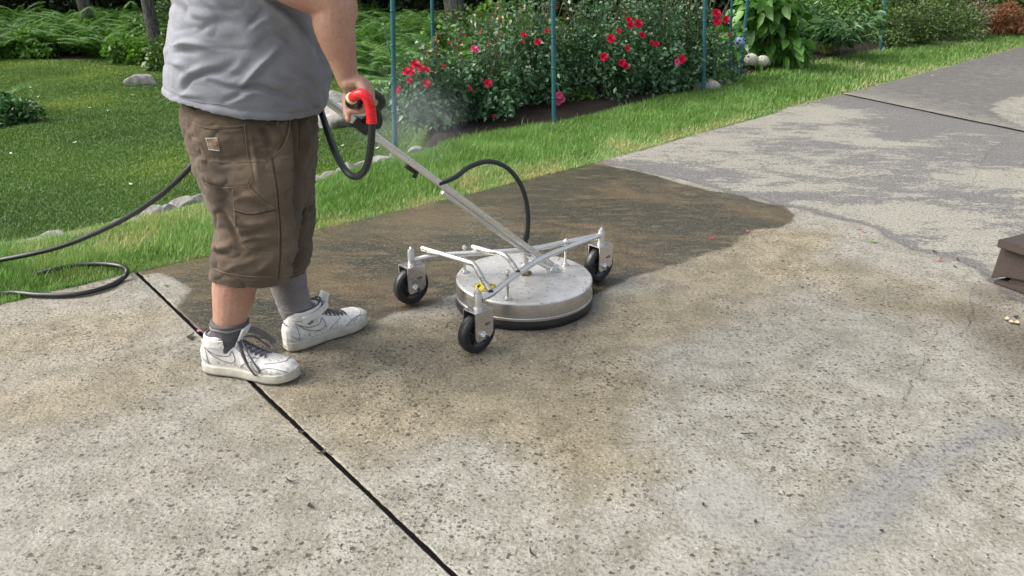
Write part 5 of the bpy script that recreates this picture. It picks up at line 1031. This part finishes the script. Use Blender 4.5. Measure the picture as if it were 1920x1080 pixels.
tme = remesh(shp, 0.0038, 4, 0.5); V, Nn = get_vn(tme); ppx, ppy = PX(V)
FT = [([(400, 474), (415, 475), (432, 472)], 5, -.012), ([(398, 462), (415, 463), (436, 462)], 7, .008), ([(404, 428), (420, 432), (440, 446)], 8, -.006), ([(410, 400), (430, 420), (445, 452), (455, 466)], 8, -.008), ([(425, 395), (440, 412), (452, 440)], 8, .006),
      ([(370, 300), (400, 320), (440, 330)], 10, -.006), ([(372, 262), (400, 268), (440, 262)], 9, .004), ([(390, 345), (415, 362), (432, 388)], 10, -.007), ([(402, 340), (430, 352), (452, 366)], 8, .006), ([(490, 240), (502, 262), (508, 290)], 7, -.007), ([(500, 232), (515, 250), (540, 262)], 7, .005), ([(490, 255), (520, 265), (545, 255)], 6, .005),
      ([(470, 250), (478, 300), (486, 340)], 6, .005), ([(520, 235), (530, 262), (516, 290)], 6, -.005), ([(548, 215), (556, 260), (562, 320), (560, 400), (556, 470)], 7, -.013), ([(535, 300), (538, 360), (536, 420)], 9, -.004), ([(572, 215), (575, 260), (574, 320)], 5, .006), ([(566, 212), (567, 260), (568, 300)], 4, -.008), ([(548, 206), (552, 250)], 4, -.006),
      ([(440, 500), (470, 480), (500, 470), (520, 465)], 8, -.006), ([(425, 505), (455, 492), (480, 482)], 7, .006), ([(480, 510), (505, 492), (520, 480)], 7, .005), ([(535, 475), (550, 470), (570, 465)], 6, .005), ([(535, 490), (552, 496), (570, 488)], 6, -.005), ([(535, 430), (550, 424), (568, 430)], 7, .004),
      ([(450, 455), (475, 446), (505, 442), (520, 446)], 5, .005), ([(450, 438), (475, 436), (510, 428)], 5, -.004), ([(445, 412), (480, 420), (512, 412)], 7, .004), ([(470, 376), (490, 386), (512, 388)], 5, -.006), ([(440, 375), (465, 366), (490, 372)], 7, .005), ([(478, 350), (500, 372), (515, 384)], 4, .005),
      ([(400, 296), (430, 300), (460, 292)], 6, -.003), ([(388, 240), (425, 246), (455, 243)], 4, .003), ([(350, 212), (362, 232)], 6, -.004)]
d = fold(ppx, ppy, FT) * 1.5
d += (vnoise(V, 11, 91, 3) - 0.5) * 0.014 - 0.006 * (1 - np.abs(2 * vnoise(V * [1, 1, 1.7], 12, 94, 2) - 1)) ** 6 + (vnoise(V * [1, 1, 1.8], 30, 92, 3) - 0.5) * 0.007
pkt = poly_sd(ppx, ppy, [(360, 228), (383, 237), (457, 234), (463, 283), (473, 330), (466, 347), (445, 350), (380, 346)]); d += 0.0022 * sstep(-1.0, 1.0, pkt)
pk2 = poly_sd(ppx, ppy, [(437, 353), (467, 350), (487, 373), (517, 392), (524, 440), (523, 473), (487, 473), (457, 463), (443, 440), (440, 400)]); d += 0.0022 * sstep(-1.0, 1.0, pk2)
hemd = poly_sd(ppx, ppy, [(380, 500), (400, 510), (425, 519), (465, 523), (520, 524), (545, 521), (590, 512), (600, 560), (380, 560)]); d += 0.0018 * sstep(-0.8, 0.8, hemd)
V += Nn * d[:, None]; set_v(tme, V)
set_attr(tme, 'wear_shade', np.clip(0.9 * sstep(0.45, 0.7, vnoise(V, 6, 93, 4)) + 0.5 * sstep(530, 560, ppx) + 0.7 * np.exp(-((ppx - 420) / 22) ** 2 - ((ppy - 385) / 50) ** 2), 0, 1))  # worn and damp patches, plus front shading painted in on the right
shorts = link('work_shorts', tme, M['shorts'], person); bv = bvh_of(tme)
def seam(name, pts, r=0.0011, mat='stitch', off=0.0008, par=None):
    q_ = drape(bv, pts, off)
    q_ = [p for i, p in enumerate(q_) if i == 0 or np.linalg.norm(p - q_[i - 1]) < 0.03]
    if len(q_) > 2: m = MB(); m.tube(q_, r, 6); return m.build(name, M[mat], par or shorts)
seam('pocket_stitch', [(360, 229), (383, 238), (420, 238), (457, 235), (458, 236), (463, 283), (473, 330), (468, 345), (458, 350), (447, 350)])
seam('pocket_stitch', [(383, 242), (420, 242), (455, 239)], 0.0009, 'seam_dark')
seam('pocket_stitch', [(384, 343), (400, 349), (420, 352), (447, 351)], 0.001)
seam('pocket_stitch', [(542, 206), (544, 225), (542, 245), (533, 272), (522, 285), (511, 295)], 0.0014)
seam('pocket_stitch', [(538, 208), (540, 226), (538, 244), (529, 270), (519, 282)], 0.0009, 'seam_dark')
seam('side_seam', [(510, 296), (514, 320), (519, 350), (523, 390), (526, 430), (526, 475), (522, 524)], 0.0012, 'seam_dark')
seam('side_seam', [(505, 296), (510, 322), (515, 352), (519, 388), (522, 430), (522, 475), (518, 524)], 0.0009)
seam('pocket_stitch', [(466, 350), (477, 362), (492, 377), (517, 392)], 0.0014)
seam('pocket_stitch', [(438, 394), (455, 400), (475, 402), (500, 397), (517, 393)], 0.0013, 'seam_dark')
seam('pocket_stitch', [(438, 392), (455, 397.5), (475, 399.5), (500, 394)], 0.0009)
seam('pocket_stitch', [(437, 355), (439, 380), (441, 410), (443, 438), (456, 461), (470, 470), (490, 473), (521, 473)], 0.0010)
seam('hem_stitch', [(401, 503), (425, 512), (465, 518), (518, 519), (545, 516), (572, 508)], 0.0010)
seam('pleat_seam', [(557, 212), (560, 240), (561, 280)], 0.0012, 'seam_dark')
# sewn label on the back pocket
def quad_patch(name, pts, mat, par, off, n=6):
    a, b, c, d_ = [np.array(p, float) for p in pts]; V = []
    for i in range(n + 1):
        for j in range(n + 1):
            u, v = i / n, j / n; p = (1 - u) * (1 - v) * a + u * (1 - v) * b + u * v * c + (1 - u) * v * d_; h = bv.ray_cast(Vector(ORG), Vector(ray(*p)).normalized()); V.append(h[0] + h[1] * off)
    m = MB(); m.add(V, [(i * (n + 1) + j, (i + 1) * (n + 1) + j, (i + 1) * (n + 1) + j + 1, i * (n + 1) + j + 1) for i in range(n) for j in range(n)]); return m.build(name, M[mat], par)
lb = quad_patch('sewn_label', [(386, 258.5), (408.5, 259), (413, 281.5), (392.5, 278.5)], 'patch', shorts, 0.0022)
quad_patch('label_emblem', [(395, 263), (407, 263.5), (409.5, 275), (398, 273.5)], 'patch_o', shorts, 0.0031, 4); 
q_ = drape(bv, [(399, 264), (406, 265), (407.5, 271), (402, 272)], 0.0036, 4); m = MB(); m.tube(q_, 0.0009, 5); m.build('label_curve', M['patch'], shorts)
for e in ([(387, 258), (393, 278.5)], [(386, 258.5), (409, 259)], [(392, 279), (413, 282)]): seam('label_stitch', e, 0.0009, 'white_fl', 0.003)
# belt loop
for pts in ([(519, 214), (521, 236)],): seam('belt_loop', pts, 0.004, 'shorts', 0.002)

# socks
def sock(name, pts, rad, mat, nz=0.003, cuff=None):
    g_ = [tube_geo(catmull([(*p, r) for p, r in zip(pts, rad)], 6) and [c[:3] for c in catmull([(*p, r) for p, r in zip(pts, rad)], 6)], [c[3] for c in catmull([(*p, r) for p, r in zip(pts, rad)], 6)], 40)]
    if cuff:
        c0, r0, n0 = cuff; M3 = Vector(n0).to_track_quat('Z', 'Y').to_matrix(); k = 40
        g_.append(tube_geo([np.array(c0) + np.array(M3 @ Vector((r0 * math.cos(a), r0 * math.sin(a), 0))) for a in np.linspace(0, 2 * math.pi, k, endpoint=False)], 0.006, 10, closed=True))
    me_ = remesh(g_, 0.003, 2); V, N_ = get_vn(me_); rib = 0.0006 * np.sin(np.arctan2(V[:, 1] - pts[1][1], V[:, 0] - pts[1][0]) * 60); V += N_ * ((vnoise(V * [1, 1, 2.2], 26, 5, 3) - 0.5) * nz * 2 + rib)[:, None]; set_v(me_, V)
    set_attr(me_, 'wear_shade', vnoise(V, 12, 6, 3)); return link(name, me_, M[mat], person)
s1 = sock('sock', [A(430.5, 603, 2.262), A(428, 618, 2.26), A(425, 640, 2.257), (-0.910, 2.255, 0.105)], [0.0555, 0.0525, 0.048, 0.037], 'sock_low', 0.003, (A(430.5, 604, 2.262), 0.0535, (0.02, 0.05, 1))); s1['label'] = 'low dark grey sock rolled down at the ankle'
for e_ in (0,): 
    c0 = A(430, 609, 2.2615); M3 = Vector((0.02, 0.05, 1)).to_track_quat('Z', 'Y').to_matrix(); m = MB(); m.tube([c0 + np.array(M3 @ Vector((0.0545 * math.cos(a), 0.0545 * math.sin(a), 0.002 * math.sin(5 * a)))) for a in np.linspace(0, 2 * math.pi, 48, endpoint=False)], 0.0048, 8, closed=True); m.build('rolled_cuff', M['sock'], s1)
s2 = sock('sock', [A(533, 478, 2.46), A(541, 530, 2.46), A(549, 560, 2.458), A(559, 592, 2.452), (-0.702, 2.446, 0.115), (-0.695, 2.450, 0.09)], [0.063, 0.0595, 0.0565, 0.050, 0.042, 0.034], 'sock', 0.0045); s2['label'] = 'tall grey sock pulled up under the shorts'

# sneakers, local frame: x forward from the heel, y to the left, z up
SW = [(0, .016), (.03, .028), (.08, .036), (.18, .0405), (.32, .039), (.45, .040), (.58, .047), (.72, .053), (.84, .050), (.92, .040), (.97, .026), (1, .008)]
SH = [(0, .082), (.03, .098), (.08, .108), (.18, .112), (.30, .118), (.40, .112), (.50, .098), (.60, .083), (.70, .073), (.80, .068), (.88, .062), (.94, .052), (.98, .040), (1, .034)]
def sneaker(loc, yaw, LN, side, lab, strap_open):
    t = empty('sneaker', loc, yaw); t.parent = person; t.location = Vector(loc) - person.location; t['label'] = lab
    ss = np.linspace(0, 1, 44); ss = np.concatenate([[0.0], 0.5 - 0.5 * np.cos(ss[1:-1] * math.pi), [1.0]])
    wv = np.interp(ss, *zip(*SW)); hv = np.interp(ss, *zip(*SH)); cy = side * 0.008 * np.sin(np.clip((ss - 0.3) / 0.7, 0, 1) * math.pi * 0.6); spr = 0.013 * np.clip((ss - 0.72) / 0.28, 0, 1) ** 2
    def sec(i, z0, z1, w_, e, n=40, grow=0.0):
        out = []
        for k in range(n):
            a = 2 * math.pi * k / n; c_, s_ = math.cos(a), math.sin(a); y_ = (w_ + grow) * math.copysign(abs(c_) ** (2 / e), c_); z_ = (z0 + z1) / 2 + (z1 - z0) / 2 * math.copysign(abs(s_) ** (2 / e), s_)
            out.append((ss[i] * LN, cy[i] + y_, z_ + spr[i]))
        return out
    def L2(mb, name, mat, par=t, **k): o = mb.build(name, mat, None, **k); o.parent = par; return o
    sole = [sec(i, 0.0, 0.036, wv[i] + 0.003, 6) for i in range(len(ss))]; m = MB(); V, Fc = loft_geo(sole); sm = remesh([(V, Fc)], 0.0026, 1); V, N_ = get_vn(sm)
    wl = np.abs(V[:, 2] - 0.026 - np.interp(V[:, 0] / LN, ss, spr)); V -= N_ * (0.0012 * np.exp(-(wl / 0.0012) ** 2))[:, None]
    tread = (V[:, 2] < 0.007) * (np.abs(N_[:, 2]) < 0.7); V -= N_ * (0.0015 * tread * (np.sin(V[:, 0] * 1200) > 0))[:, None]; set_v(sm, V)
    so = link('sole', sm, M['sole']); so.parent = t
    up = [sec(i, 0.015, hv[i], wv[i] * 0.985, 2.15 if ss[i] > 0.45 else 2.5) for i in range(len(ss))]; parts = [loft_geo(up)]
    rg = []
    for z_, xc, rx, ry in ((0.118, 0.078, 0.040, 0.030), (0.134, 0.081, 0.041, 0.033), (0.140, 0.083, 0.052, 0.042), (0.1415, 0.083, 0.060, 0.047), (0.136, 0.082, 0.063, 0.0495), (0.12, 0.078, 0.063, 0.048), (0.10, 0.074, 0.066, 0.044), (0.07, 0.072, 0.069, 0.040), (0.03, 0.070, 0.066, 0.036)):
        rg.append([(xc + rx * math.cos(a), ry * math.sin(a), z_ + 0.10 * (rx * math.cos(a)) * (1 if z_ > 0.11 else 0)) for a in np.linspace(0, 2 * math.pi, 48, endpoint=False)])
    parts.append(loft_geo(rg)); um = remesh(parts, 0.0026, 4, 0.55); V, N_ = get_vn(um)
    d = (vnoise(V, 24, 12 + int(side), 3) - 0.5) * 0.004 + (vnoise(V * [1.6, 1, 0.8], 60, 14, 3) - 0.5) * 0.0018
    for xc in (0.185, 0.198, 0.212): d -= 0.0016 * np.exp(-((V[:, 0] - xc - 0.1 * (V[:, 2] - 0.06)) / 0.003) ** 2) * (V[:, 2] > 0.05)       # toe flex creases
    ex_ = np.interp(V[:, 0] / LN, [0, 0.62, 0.66, 1], [0.0, 0.0, 1, 1]); V += N_ * d[:, None]; set_v(um, V)
    gr = np.clip(1.2 - (V[:, 2] - 0.034) / 0.035, 0, 1) * 0.9 + 0.45 * vnoise(V, 18, 15, 3); set_attr(um, 'grime', np.clip(gr, 0, 1))
    uo = link('upper', um, M['leather']); uo.parent = t; bvs = bvh_of(um)
    def cs(x, z, s):      # side projection
        h = bvs.ray_cast(Vector((x, s * 0.2, z)), Vector((0, -s, 0))); return None if h[0] is None else np.array(h[0] + h[1] * 0.0004)
    def ct(x, y):         # top projection
        h = bvs.ray_cast(Vector((x, y, 0.3)), Vector((0, 0, -1))); return None if h[0] is None else np.array(h[0] + h[1] * 0.0005)
    def line(name, pts, s=None, r=0.0011, mat='shoe_line', closed=False, n=8, par=None, lift=0):
        q_ = [cs(p[0], p[1], s) if s else ct(*p) for p in catmull([tuple(p) for p in pts], n)]; q_ = [p for p in q_ if p is not None]
        if lift: q_ = [p + np.array([0, 0, lift * math.sin(math.pi * i / max(1, len(q_) - 1))]) for i, p in enumerate(q_)]
        if len(q_) < 3: return
        m = MB(); m.tube(q_, r, 6); return L2(m, name, M[mat])
    for s in (-1, 1):
        line('swoosh_logo', [(.034, .098), (.055, .085), (.080, .076), (.103, .074), (.118, .079), (.126, .092), (.134, .080), (.136, .066), (.128, .056), (.110, .053), (.085, .060), (.058, .075), (.034, .098)], s, 0.0015, n=4)
        line('panel_seam', [(.150, .040), (.165, .056), (.186, .066), (.20, .070)], s); line('panel_seam', [(.012, .060), (.03, .045), (.05, .040)], s); line('panel_seam', [(.132, .118), (.140, .100), (.165, .086), (.192, .078), (.212, .074)], s, .0011)
        line('panel_seam', [(.215, .040), (.235, .052), (.262, .056), (.29, .052), (.312, .044)], s, 0.0013); line('collar_seam', [(.022, .112), (.06, .106), (.10, .108), (.13, .112)], s)
        line('heel_seam', [(.038, .038), (.036, .07), (.030, .105)], s)
    line('toe_cap_seam', [(.236, -.044), (.262, -.036), (.285, -.022), (.294, side * 0.008), (.285, .030), (.262, .046), (.236, .050)], None, .0012)
    m = MB()
    for i in range(4):
        for j in range(-2, 3):
            p = ct(.243 + .009 * i, j * 0.009 + side * 0.006)
            if p is not None and not (i > 2 and abs(j) > 1): m.lathe([(0.0001, 0.0006), (0.0011, 0.0006), (0.0011, -0.001)], p, None, 8)
    L2(m, 'perforation', M['shoe_line'])
    # lining ring, tongue
    m = MB(); m.tube([(0.082 + 0.054 * math.cos(a), 0.0425 * math.sin(a), 0.1405 + 0.10 * 0.054 * math.cos(a)) for a in np.linspace(0, 2 * math.pi, 48, endpoint=False)], 0.0035, 8, closed=True); L2(m, 'collar_lining', M['lining'])
    m = MB(); M3 = Matrix.Rotation(R(-62), 3, 'Y'); m.box((0.148, 0.002 * side, 0.128), (0.085, 0.050, 0.008), M3, 0.0035); L2(m, 'tongue', M['leather'])
    for o_ in [o for o in bpy.data.objects if o.parent == t and o.name.startswith('tongue')]: pass
    # laces
    for k in range(6):
        x0 = 0.136 + 0.0155 * k; yw = 0.024 - 0.0006 * k; zz = 1 if k % 2 else -1
        line('lace', [(x0, -yw), (x0 + 0.004, -yw * 0.4), (x0 + 0.010, yw * 0.4), (x0 + 0.015, yw)], None, 0.0026, 'lace', lift=0.004)
        line('lace', [(x0, yw), (x0 + 0.004, yw * 0.4), (x0 + 0.010, -yw * 0.4), (x0 + 0.015, -yw)], None, 0.0030, 'lace', lift=0.0065)
    if side < 0:
        for pts in ([(0.142, -0.018, 0.128), (0.160, -0.045, 0.112), (0.185, -0.062, 0.075), (0.205, -0.066, 0.045), (0.214, -0.064, 0.034), (0.206, -0.060, 0.036), (0.190, -0.058, 0.060), (0.172, -0.046, 0.095), (0.150, -0.022, 0.122)],
                    [(0.145, -0.010, 0.130), (0.172, -0.034, 0.112), (0.200, -0.052, 0.082), (0.224, -0.060, 0.052), (0.226, -0.062, 0.040)], [(0.150, 0.0, 0.128), (0.170, 0.02, 0.122), (0.195, 0.034, 0.098), (0.215, 0.040, 0.078)]):
            m = MB(); m.tube(catmull(pts, 8), 0.0030, 8); L2(m, 'loose_lace', M['lace'])
    # ankle strap
    def band(pts, h, th, name, mat):
        c = catmull(pts, 8); V = []
        for i, p in enumerate(c):
            d_ = (c[min(i + 1, len(c) - 1)] - c[max(i - 1, 0)]); d_ = d_ / np.linalg.norm(d_); nn = np.cross(d_, [0, 0, 1]); nn /= np.linalg.norm(nn) + 1e-9; u_ = np.cross(nn, d_)
            V += [p - u_ * h / 2 - nn * th / 2, p + u_ * h / 2 - nn * th / 2, p + u_ * h / 2 + nn * th / 2, p - u_ * h / 2 + nn * th / 2]
        k = len(c); m = MB(); m.add(V, [(4 * i + a, 4 * i + (a + 1) % 4, 4 * i + 4 + (a + 1) % 4, 4 * i + 4 + a) for i in range(k - 1) for a in range(4)] + [(0, 1, 2, 3), (4 * k - 4, 4 * k - 3, 4 * k - 2, 4 * k - 1)]); return L2(m, name, M[mat], smooth=False)
    if strap_open:
        band([(0.035, -0.046, 0.118), (0.06, -0.0525, 0.120), (0.085, -0.054, 0.121), (0.110, -0.051, 0.122)], 0.024, 0.004, 'ankle_strap', 'leather')
        band([(0.125, 0.046, 0.128), (0.150, 0.066, 0.122), (0.175, 0.078, 0.104), (0.195, 0.082, 0.085), (0.205, 0.083, 0.070)], 0.022, 0.003, 'loose_strap', 'sock')
        m = MB()
        for (x_, z_) in ((.098, .128), (.106, .130), (.111, .124), (.109, .116), (.101, .113)): m.tube([(x_, -0.055, z_), (x_, -0.0565, z_)], 0.0014, 8)
        L2(m, 'eyelet', M['ink'])
    else:
        band([(0.050, -0.048, 0.112), (0.080, -0.053, 0.118), (0.115, -0.050, 0.126), (0.150, -0.034, 0.134), (0.168, -0.010, 0.138), (0.170, 0.012, 0.137)], 0.021, 0.0045, 'ankle_strap', 'leather')
        band([(0.158, -0.028, 0.1365), (0.166, -0.016, 0.1380), (0.170, -0.004, 0.1382)], 0.019, 0.0062, 'strap_tab', 'patch')
        # heel mark
        m = MB(); m.tube([(0.004 + 0.002 * abs(u), 0.018 * u, 0.098 + 0.003 * math.sin(3 * u)) for u in np.linspace(-1, 1, 9)], 0.0016, 6); L2(m, 'heel_logo', M['ink'])
    return t
sneaker((-0.988, 2.276, 0.003), R(-12), 0.330, -1, 'near white sneaker with dangling grey laces and an undone strap', True)
sneaker((-0.762, 2.400, 0.003), R(42), 0.322, 1, 'far white sneaker, stepping ahead, with its ankle strap closed', False)

# ------------------------------------------------------------ wooden step at the right edge
st0 = G(1860, 532, 0); e1 = G(1925, 556, 0) - st0; e1 /= np.linalg.norm(e1); e2 = np.array([-e1[1], e1[0], 0.0]) 
def onp(px, py, off=0.0):                # a photo pixel onto the step's front plane
    d = ray(px, py); nrm = e2; o_ = st0 + e2 * off; tt = ((o_ - ORG) @ nrm) / (d @ nrm); return ORG + d * tt
ws = empty('wooden_step', tuple(st0)); tag(ws, 'dark brown stained timber step with an overhanging top board at the right edge', 'step')
def prism(name, poly, depth, par=ws, bev=0.003):
    k = len(poly); V = [p for p in poly] + [p + e2 * depth for p in poly]; me = bpy.data.meshes.new(name); me.from_pydata([tuple(v) for v in V], [], [tuple(range(k)), tuple(range(k, 2 * k))[::-1]] + [(i, (i + 1) % k, k + (i + 1) % k, k + i) for i in range(k)])
    bm = bmesh.new(); bm.from_mesh(me); bmesh.ops.recalc_face_normals(bm, faces=bm.faces); bmesh.ops.bevel(bm, geom=bm.edges[:], offset=bev, segments=2, affect='EDGES'); bm.to_mesh(me); bm.free(); return link(name, me, M['wood'], par, smooth=False)
tl = onp(1867, 447, -0.02); bl = onp(1868, 463, -0.02); LW = 1.1; z1 = tl[2]; z0 = bl[2]; tl = np.array([bl[0], bl[1], z1])
prism('top_board', [bl, bl + e1 * LW, tl + e1 * LW, tl], 0.19); prism('top_board', [bl + e2 * 0.196, bl + e1 * LW + e2 * 0.196, tl + e1 * LW + e2 * 0.196, tl + e2 * 0.196], 0.19)
a = onp(1877, 463, 0.02); b = onp(1857, 522, 0.02); b2 = b + e1 * LW; b2[2] += 0.02; a[2] = z0 - 0.001; a2 = a + e1 * LW; c1 = onp(1880, 519, 0.02)
prism('side_panel', [b, c1, np.array([*(c1 + e1 * 0.12)[:2], c1[2] + 0.018]), np.array([*(c1 + e1 * 0.9)[:2], z0 - 0.04]), a2, a], 0.36)
q0 = st0 + e2 * 0.005; q0[2] = 0.004; w1 = q0 + e1 * 1.0; w2 = w1.copy(); w2[2] = 0.16; q1 = q0.copy(); q1[2] = 0.012
prism('stringer_board', [q0, w1, w2, q1], 0.35, bev=0.002)
prism('back_board', [q0 + e1 * 0.03 + e2 * 0.03, w1 + e2 * 0.03, np.array([*(w1 + e2 * 0.03)[:2], z0 - .01]), np.array([*(q0 + e1 * 0.06 + e2 * 0.03)[:2], 0.05])], 0.02, bev=0.001)

# ------------------------------------------------------------ fallen leaves, petals, twigs
def litter(name, px, py, L, W, mat, lab, curl=0.3, zl=0.004, grp=None):
    q = np.random.default_rng(int(px * 7 + py)); n = 7; V = []; a = q.uniform(0, 6.28); ca, sa = math.cos(a), math.sin(a); p0 = G(px, py, zl)
    for i in range(n):
        u = i / (n - 1); w_ = W * math.sin(math.pi * min(0.98, max(0.03, u)) ** 0.8) * 0.5 + 0.0004; lift = curl * L * (u - 0.5) ** 2 * 1.5
        for s_ in (-1, 0, 1): x_ = (u - 0.5) * L; y_ = s_ * w_ + 0.15 * L * math.sin(3 * u); V.append((x_ * ca - y_ * sa, x_ * sa + y_ * ca, lift + abs(s_) * curl * W * 0.35 + 0.0015))
    V2 = [(v[0], v[1], v[2] - 0.001) for v in V]; k = len(V); Fc = []
    for i in range(n - 1):
        for j in range(2): f_ = (3 * i + j, 3 * i + 3 + j, 3 * i + 4 + j, 3 * i + 1 + j); Fc += [f_, tuple(k + x for x in f_[::-1])]
    me = bpy.data.meshes.new(name); me.from_pydata(V + V2, [], Fc); o = link(name, me, M[mat]); o.location = p0; tag(o, lab, 'petal' if 'petal' in name else ('twig' if 'twig' in name else 'leaf'), grp); return o
M['dark_litter'] = mat_plain('wet_dark_leaf', (0.03, 0.024, 0.018), 0.5); M['tan_litter'] = mat_plain('dry_tan_leaf', (0.42, 0.34, 0.22), 0.8); M['green_litter'] = mat_plain('green_leaf', (0.16, 0.30, 0.03), 0.5)
for (nm, px, py, L, W, mt, lab) in (('fallen_petal', 1763, 489, .018, .012, 'petal', 'red petal on the pale concrete left of the wooden step'), ('fallen_petal', 1335, 448, .016, .01, 'petal', 'red petal on the wet dark concrete right of the cleaner'), ('fallen_petal', 1402, 434, .015, .01, 'pink', 'pink petal on the wet dark concrete near its washed edge'), ('fallen_petal', 1618, 434, .015, .01, 'petal', 'red petal near the green leaf on the grey fringe'),
    ('fallen_leaf', 1638, 453, .03, .018, 'green_litter', 'small green leaf on the damp grey concrete'), ('fallen_leaf', 1752, 471, .022, .012, 'dark_litter', 'dark leaf scrap behind the red petal'), ('fallen_leaf', 1794, 487, .022, .008, 'dark_litter', 'dark leaf scrap nearest the wooden step'), ('fallen_leaf', 1791, 500, .022, .008, 'dark_litter', 'dark leaf scrap in front of the one nearest the step'),
    ('fallen_leaf', 1884, 598, .032, .014, 'tan_litter', 'left curl of the dry tan leaf in front of the step'), ('fallen_leaf', 1893, 604, .028, .014, 'tan_litter', 'middle curl of the dry tan leaf in front of the step'), ('fallen_leaf', 1903, 605, .03, .016, 'tan_litter', 'right curl of the dry tan leaf in front of the step'), ('fallen_leaf', 1904, 594, .022, .012, 'dark_litter', 'dark scrap above the dry tan leaf'),
    ('fallen_leaf', 583, 948, .020, .011, 'dark_litter', 'dark oval seed left of the near joint'), ('twig', 546, 901, .030, .006, 'dark_litter', 'dark twig on the tan slab left of the joint'), ('fallen_leaf', 603, 848, .030, .012, 'dark_litter', 'dark wet leaf stuck on the joint'), ('fallen_leaf', 565, 810, .022, .012, 'dark_litter', 'dark scrap on the joint in front of the near sneaker'), ('fallen_leaf', 1415, 978, .014, .007, 'dark_litter', 'dark leaf scrap on the wet pale patch'), ('fallen_leaf', 1320, 946, .013, .006, 'dark_litter', 'dark scrap left on the wet pale patch'), ('fallen_leaf', 1652, 995, .011, .008, 'dark_litter', 'dark speck on the bluish wet patch'),
    ('twig', 1402, 816, .045, .004, 'dark_litter', 'thin dark twig in the middle of the grey slab'), ('twig', 353, 836, .02, .003, 'dark_litter', 'curved dark twig on the left slab'), ('fallen_leaf', 1000, 896 + 140, 0.035, .005, 'dark_litter', 'long dark scrap low in the middle of the slab'), ('fallen_petal', 371, 622, .02, .012, 'pink', 'faded pink petal at the joint behind the near sneaker'), ('fallen_leaf', 360, 632, .045, .02, 'dark_litter', 'dark wet leaf in the joint behind the near sneaker'), ('fallen_leaf', 488, 630, .05, .012, 'dark_litter', 'dark strip of debris between the two sneakers'), ('fallen_leaf', 312, 536, .02, .008, 'dark_litter', 'dark scrap on the small washed spot right of the hose loop'), ('fallen_leaf', 1748, 142, .035, .014, 'white_fl', 'white scrap on the far slab')):
    litter(nm, px, py, L, W, M and mt, lab)
wl = ['near the upper hose', 'left of the flat rock', 'in the middle of the lawn', 'below the flat rock', 'right of the middle', 'near the left edge', 'near the stone row', 'close to the left shrub', 'beside the hose loop', 'under the boulder', 'inside the hose loop', 'below the leftmost stake']
for i, (px, py) in enumerate(((245, 345), (70, 180), (167, 201), (250, 177), (204, 206), (18, 287), (140, 266), (56, 163), (642, 272), (595, 262), (706, 277), (310, 180))):
    litter('fallen_petal', px, py + 2, .045, .022, 'white_fl', 'pale fallen petal on the lawn ' + wl[i], 0.5, LOW + 0.035)

# ------------------------------------------------------------ fine spray drifting over the verge
def mist():
    t = NT('water_mist'); t.t.nodes.remove(t.t.nodes['Principled BSDF']) if 'Principled BSDF' in t.t.nodes else None
    ln = t.n('VectorMath', {'operation': 'LENGTH'}, _0=t.obj).outputs['Value']; n = t.noise(2.5, 3)
    dn = t.math('MULTIPLY', t.mr(ln, 0.1, 0.95, 1.0, 0.0), t.mr(n, 0.3, 0.7, 0.15, 1.0))
    v = t.n('VolumePrincipled', Color=(0.9, 0.95, 1.0), Density=t.math('MULTIPLY', dn, 0.38)); t.t.links.new(v.outputs[0], t.out.inputs['Volume'])
    bm = bmesh.new(); bmesh.ops.create_icosphere(bm, subdivisions=3, radius=1); me = bpy.data.meshes.new('water_mist'); bm.to_mesh(me); bm.free()
    o = link('water_mist', me, t.m); p = A(762, 225, 4.9); o.location = p; o.scale = (0.50, 0.6, 0.42); tag(o, 'faint spray mist drifting at the left end of the rose bed', 'mist', kind='stuff')
mist()
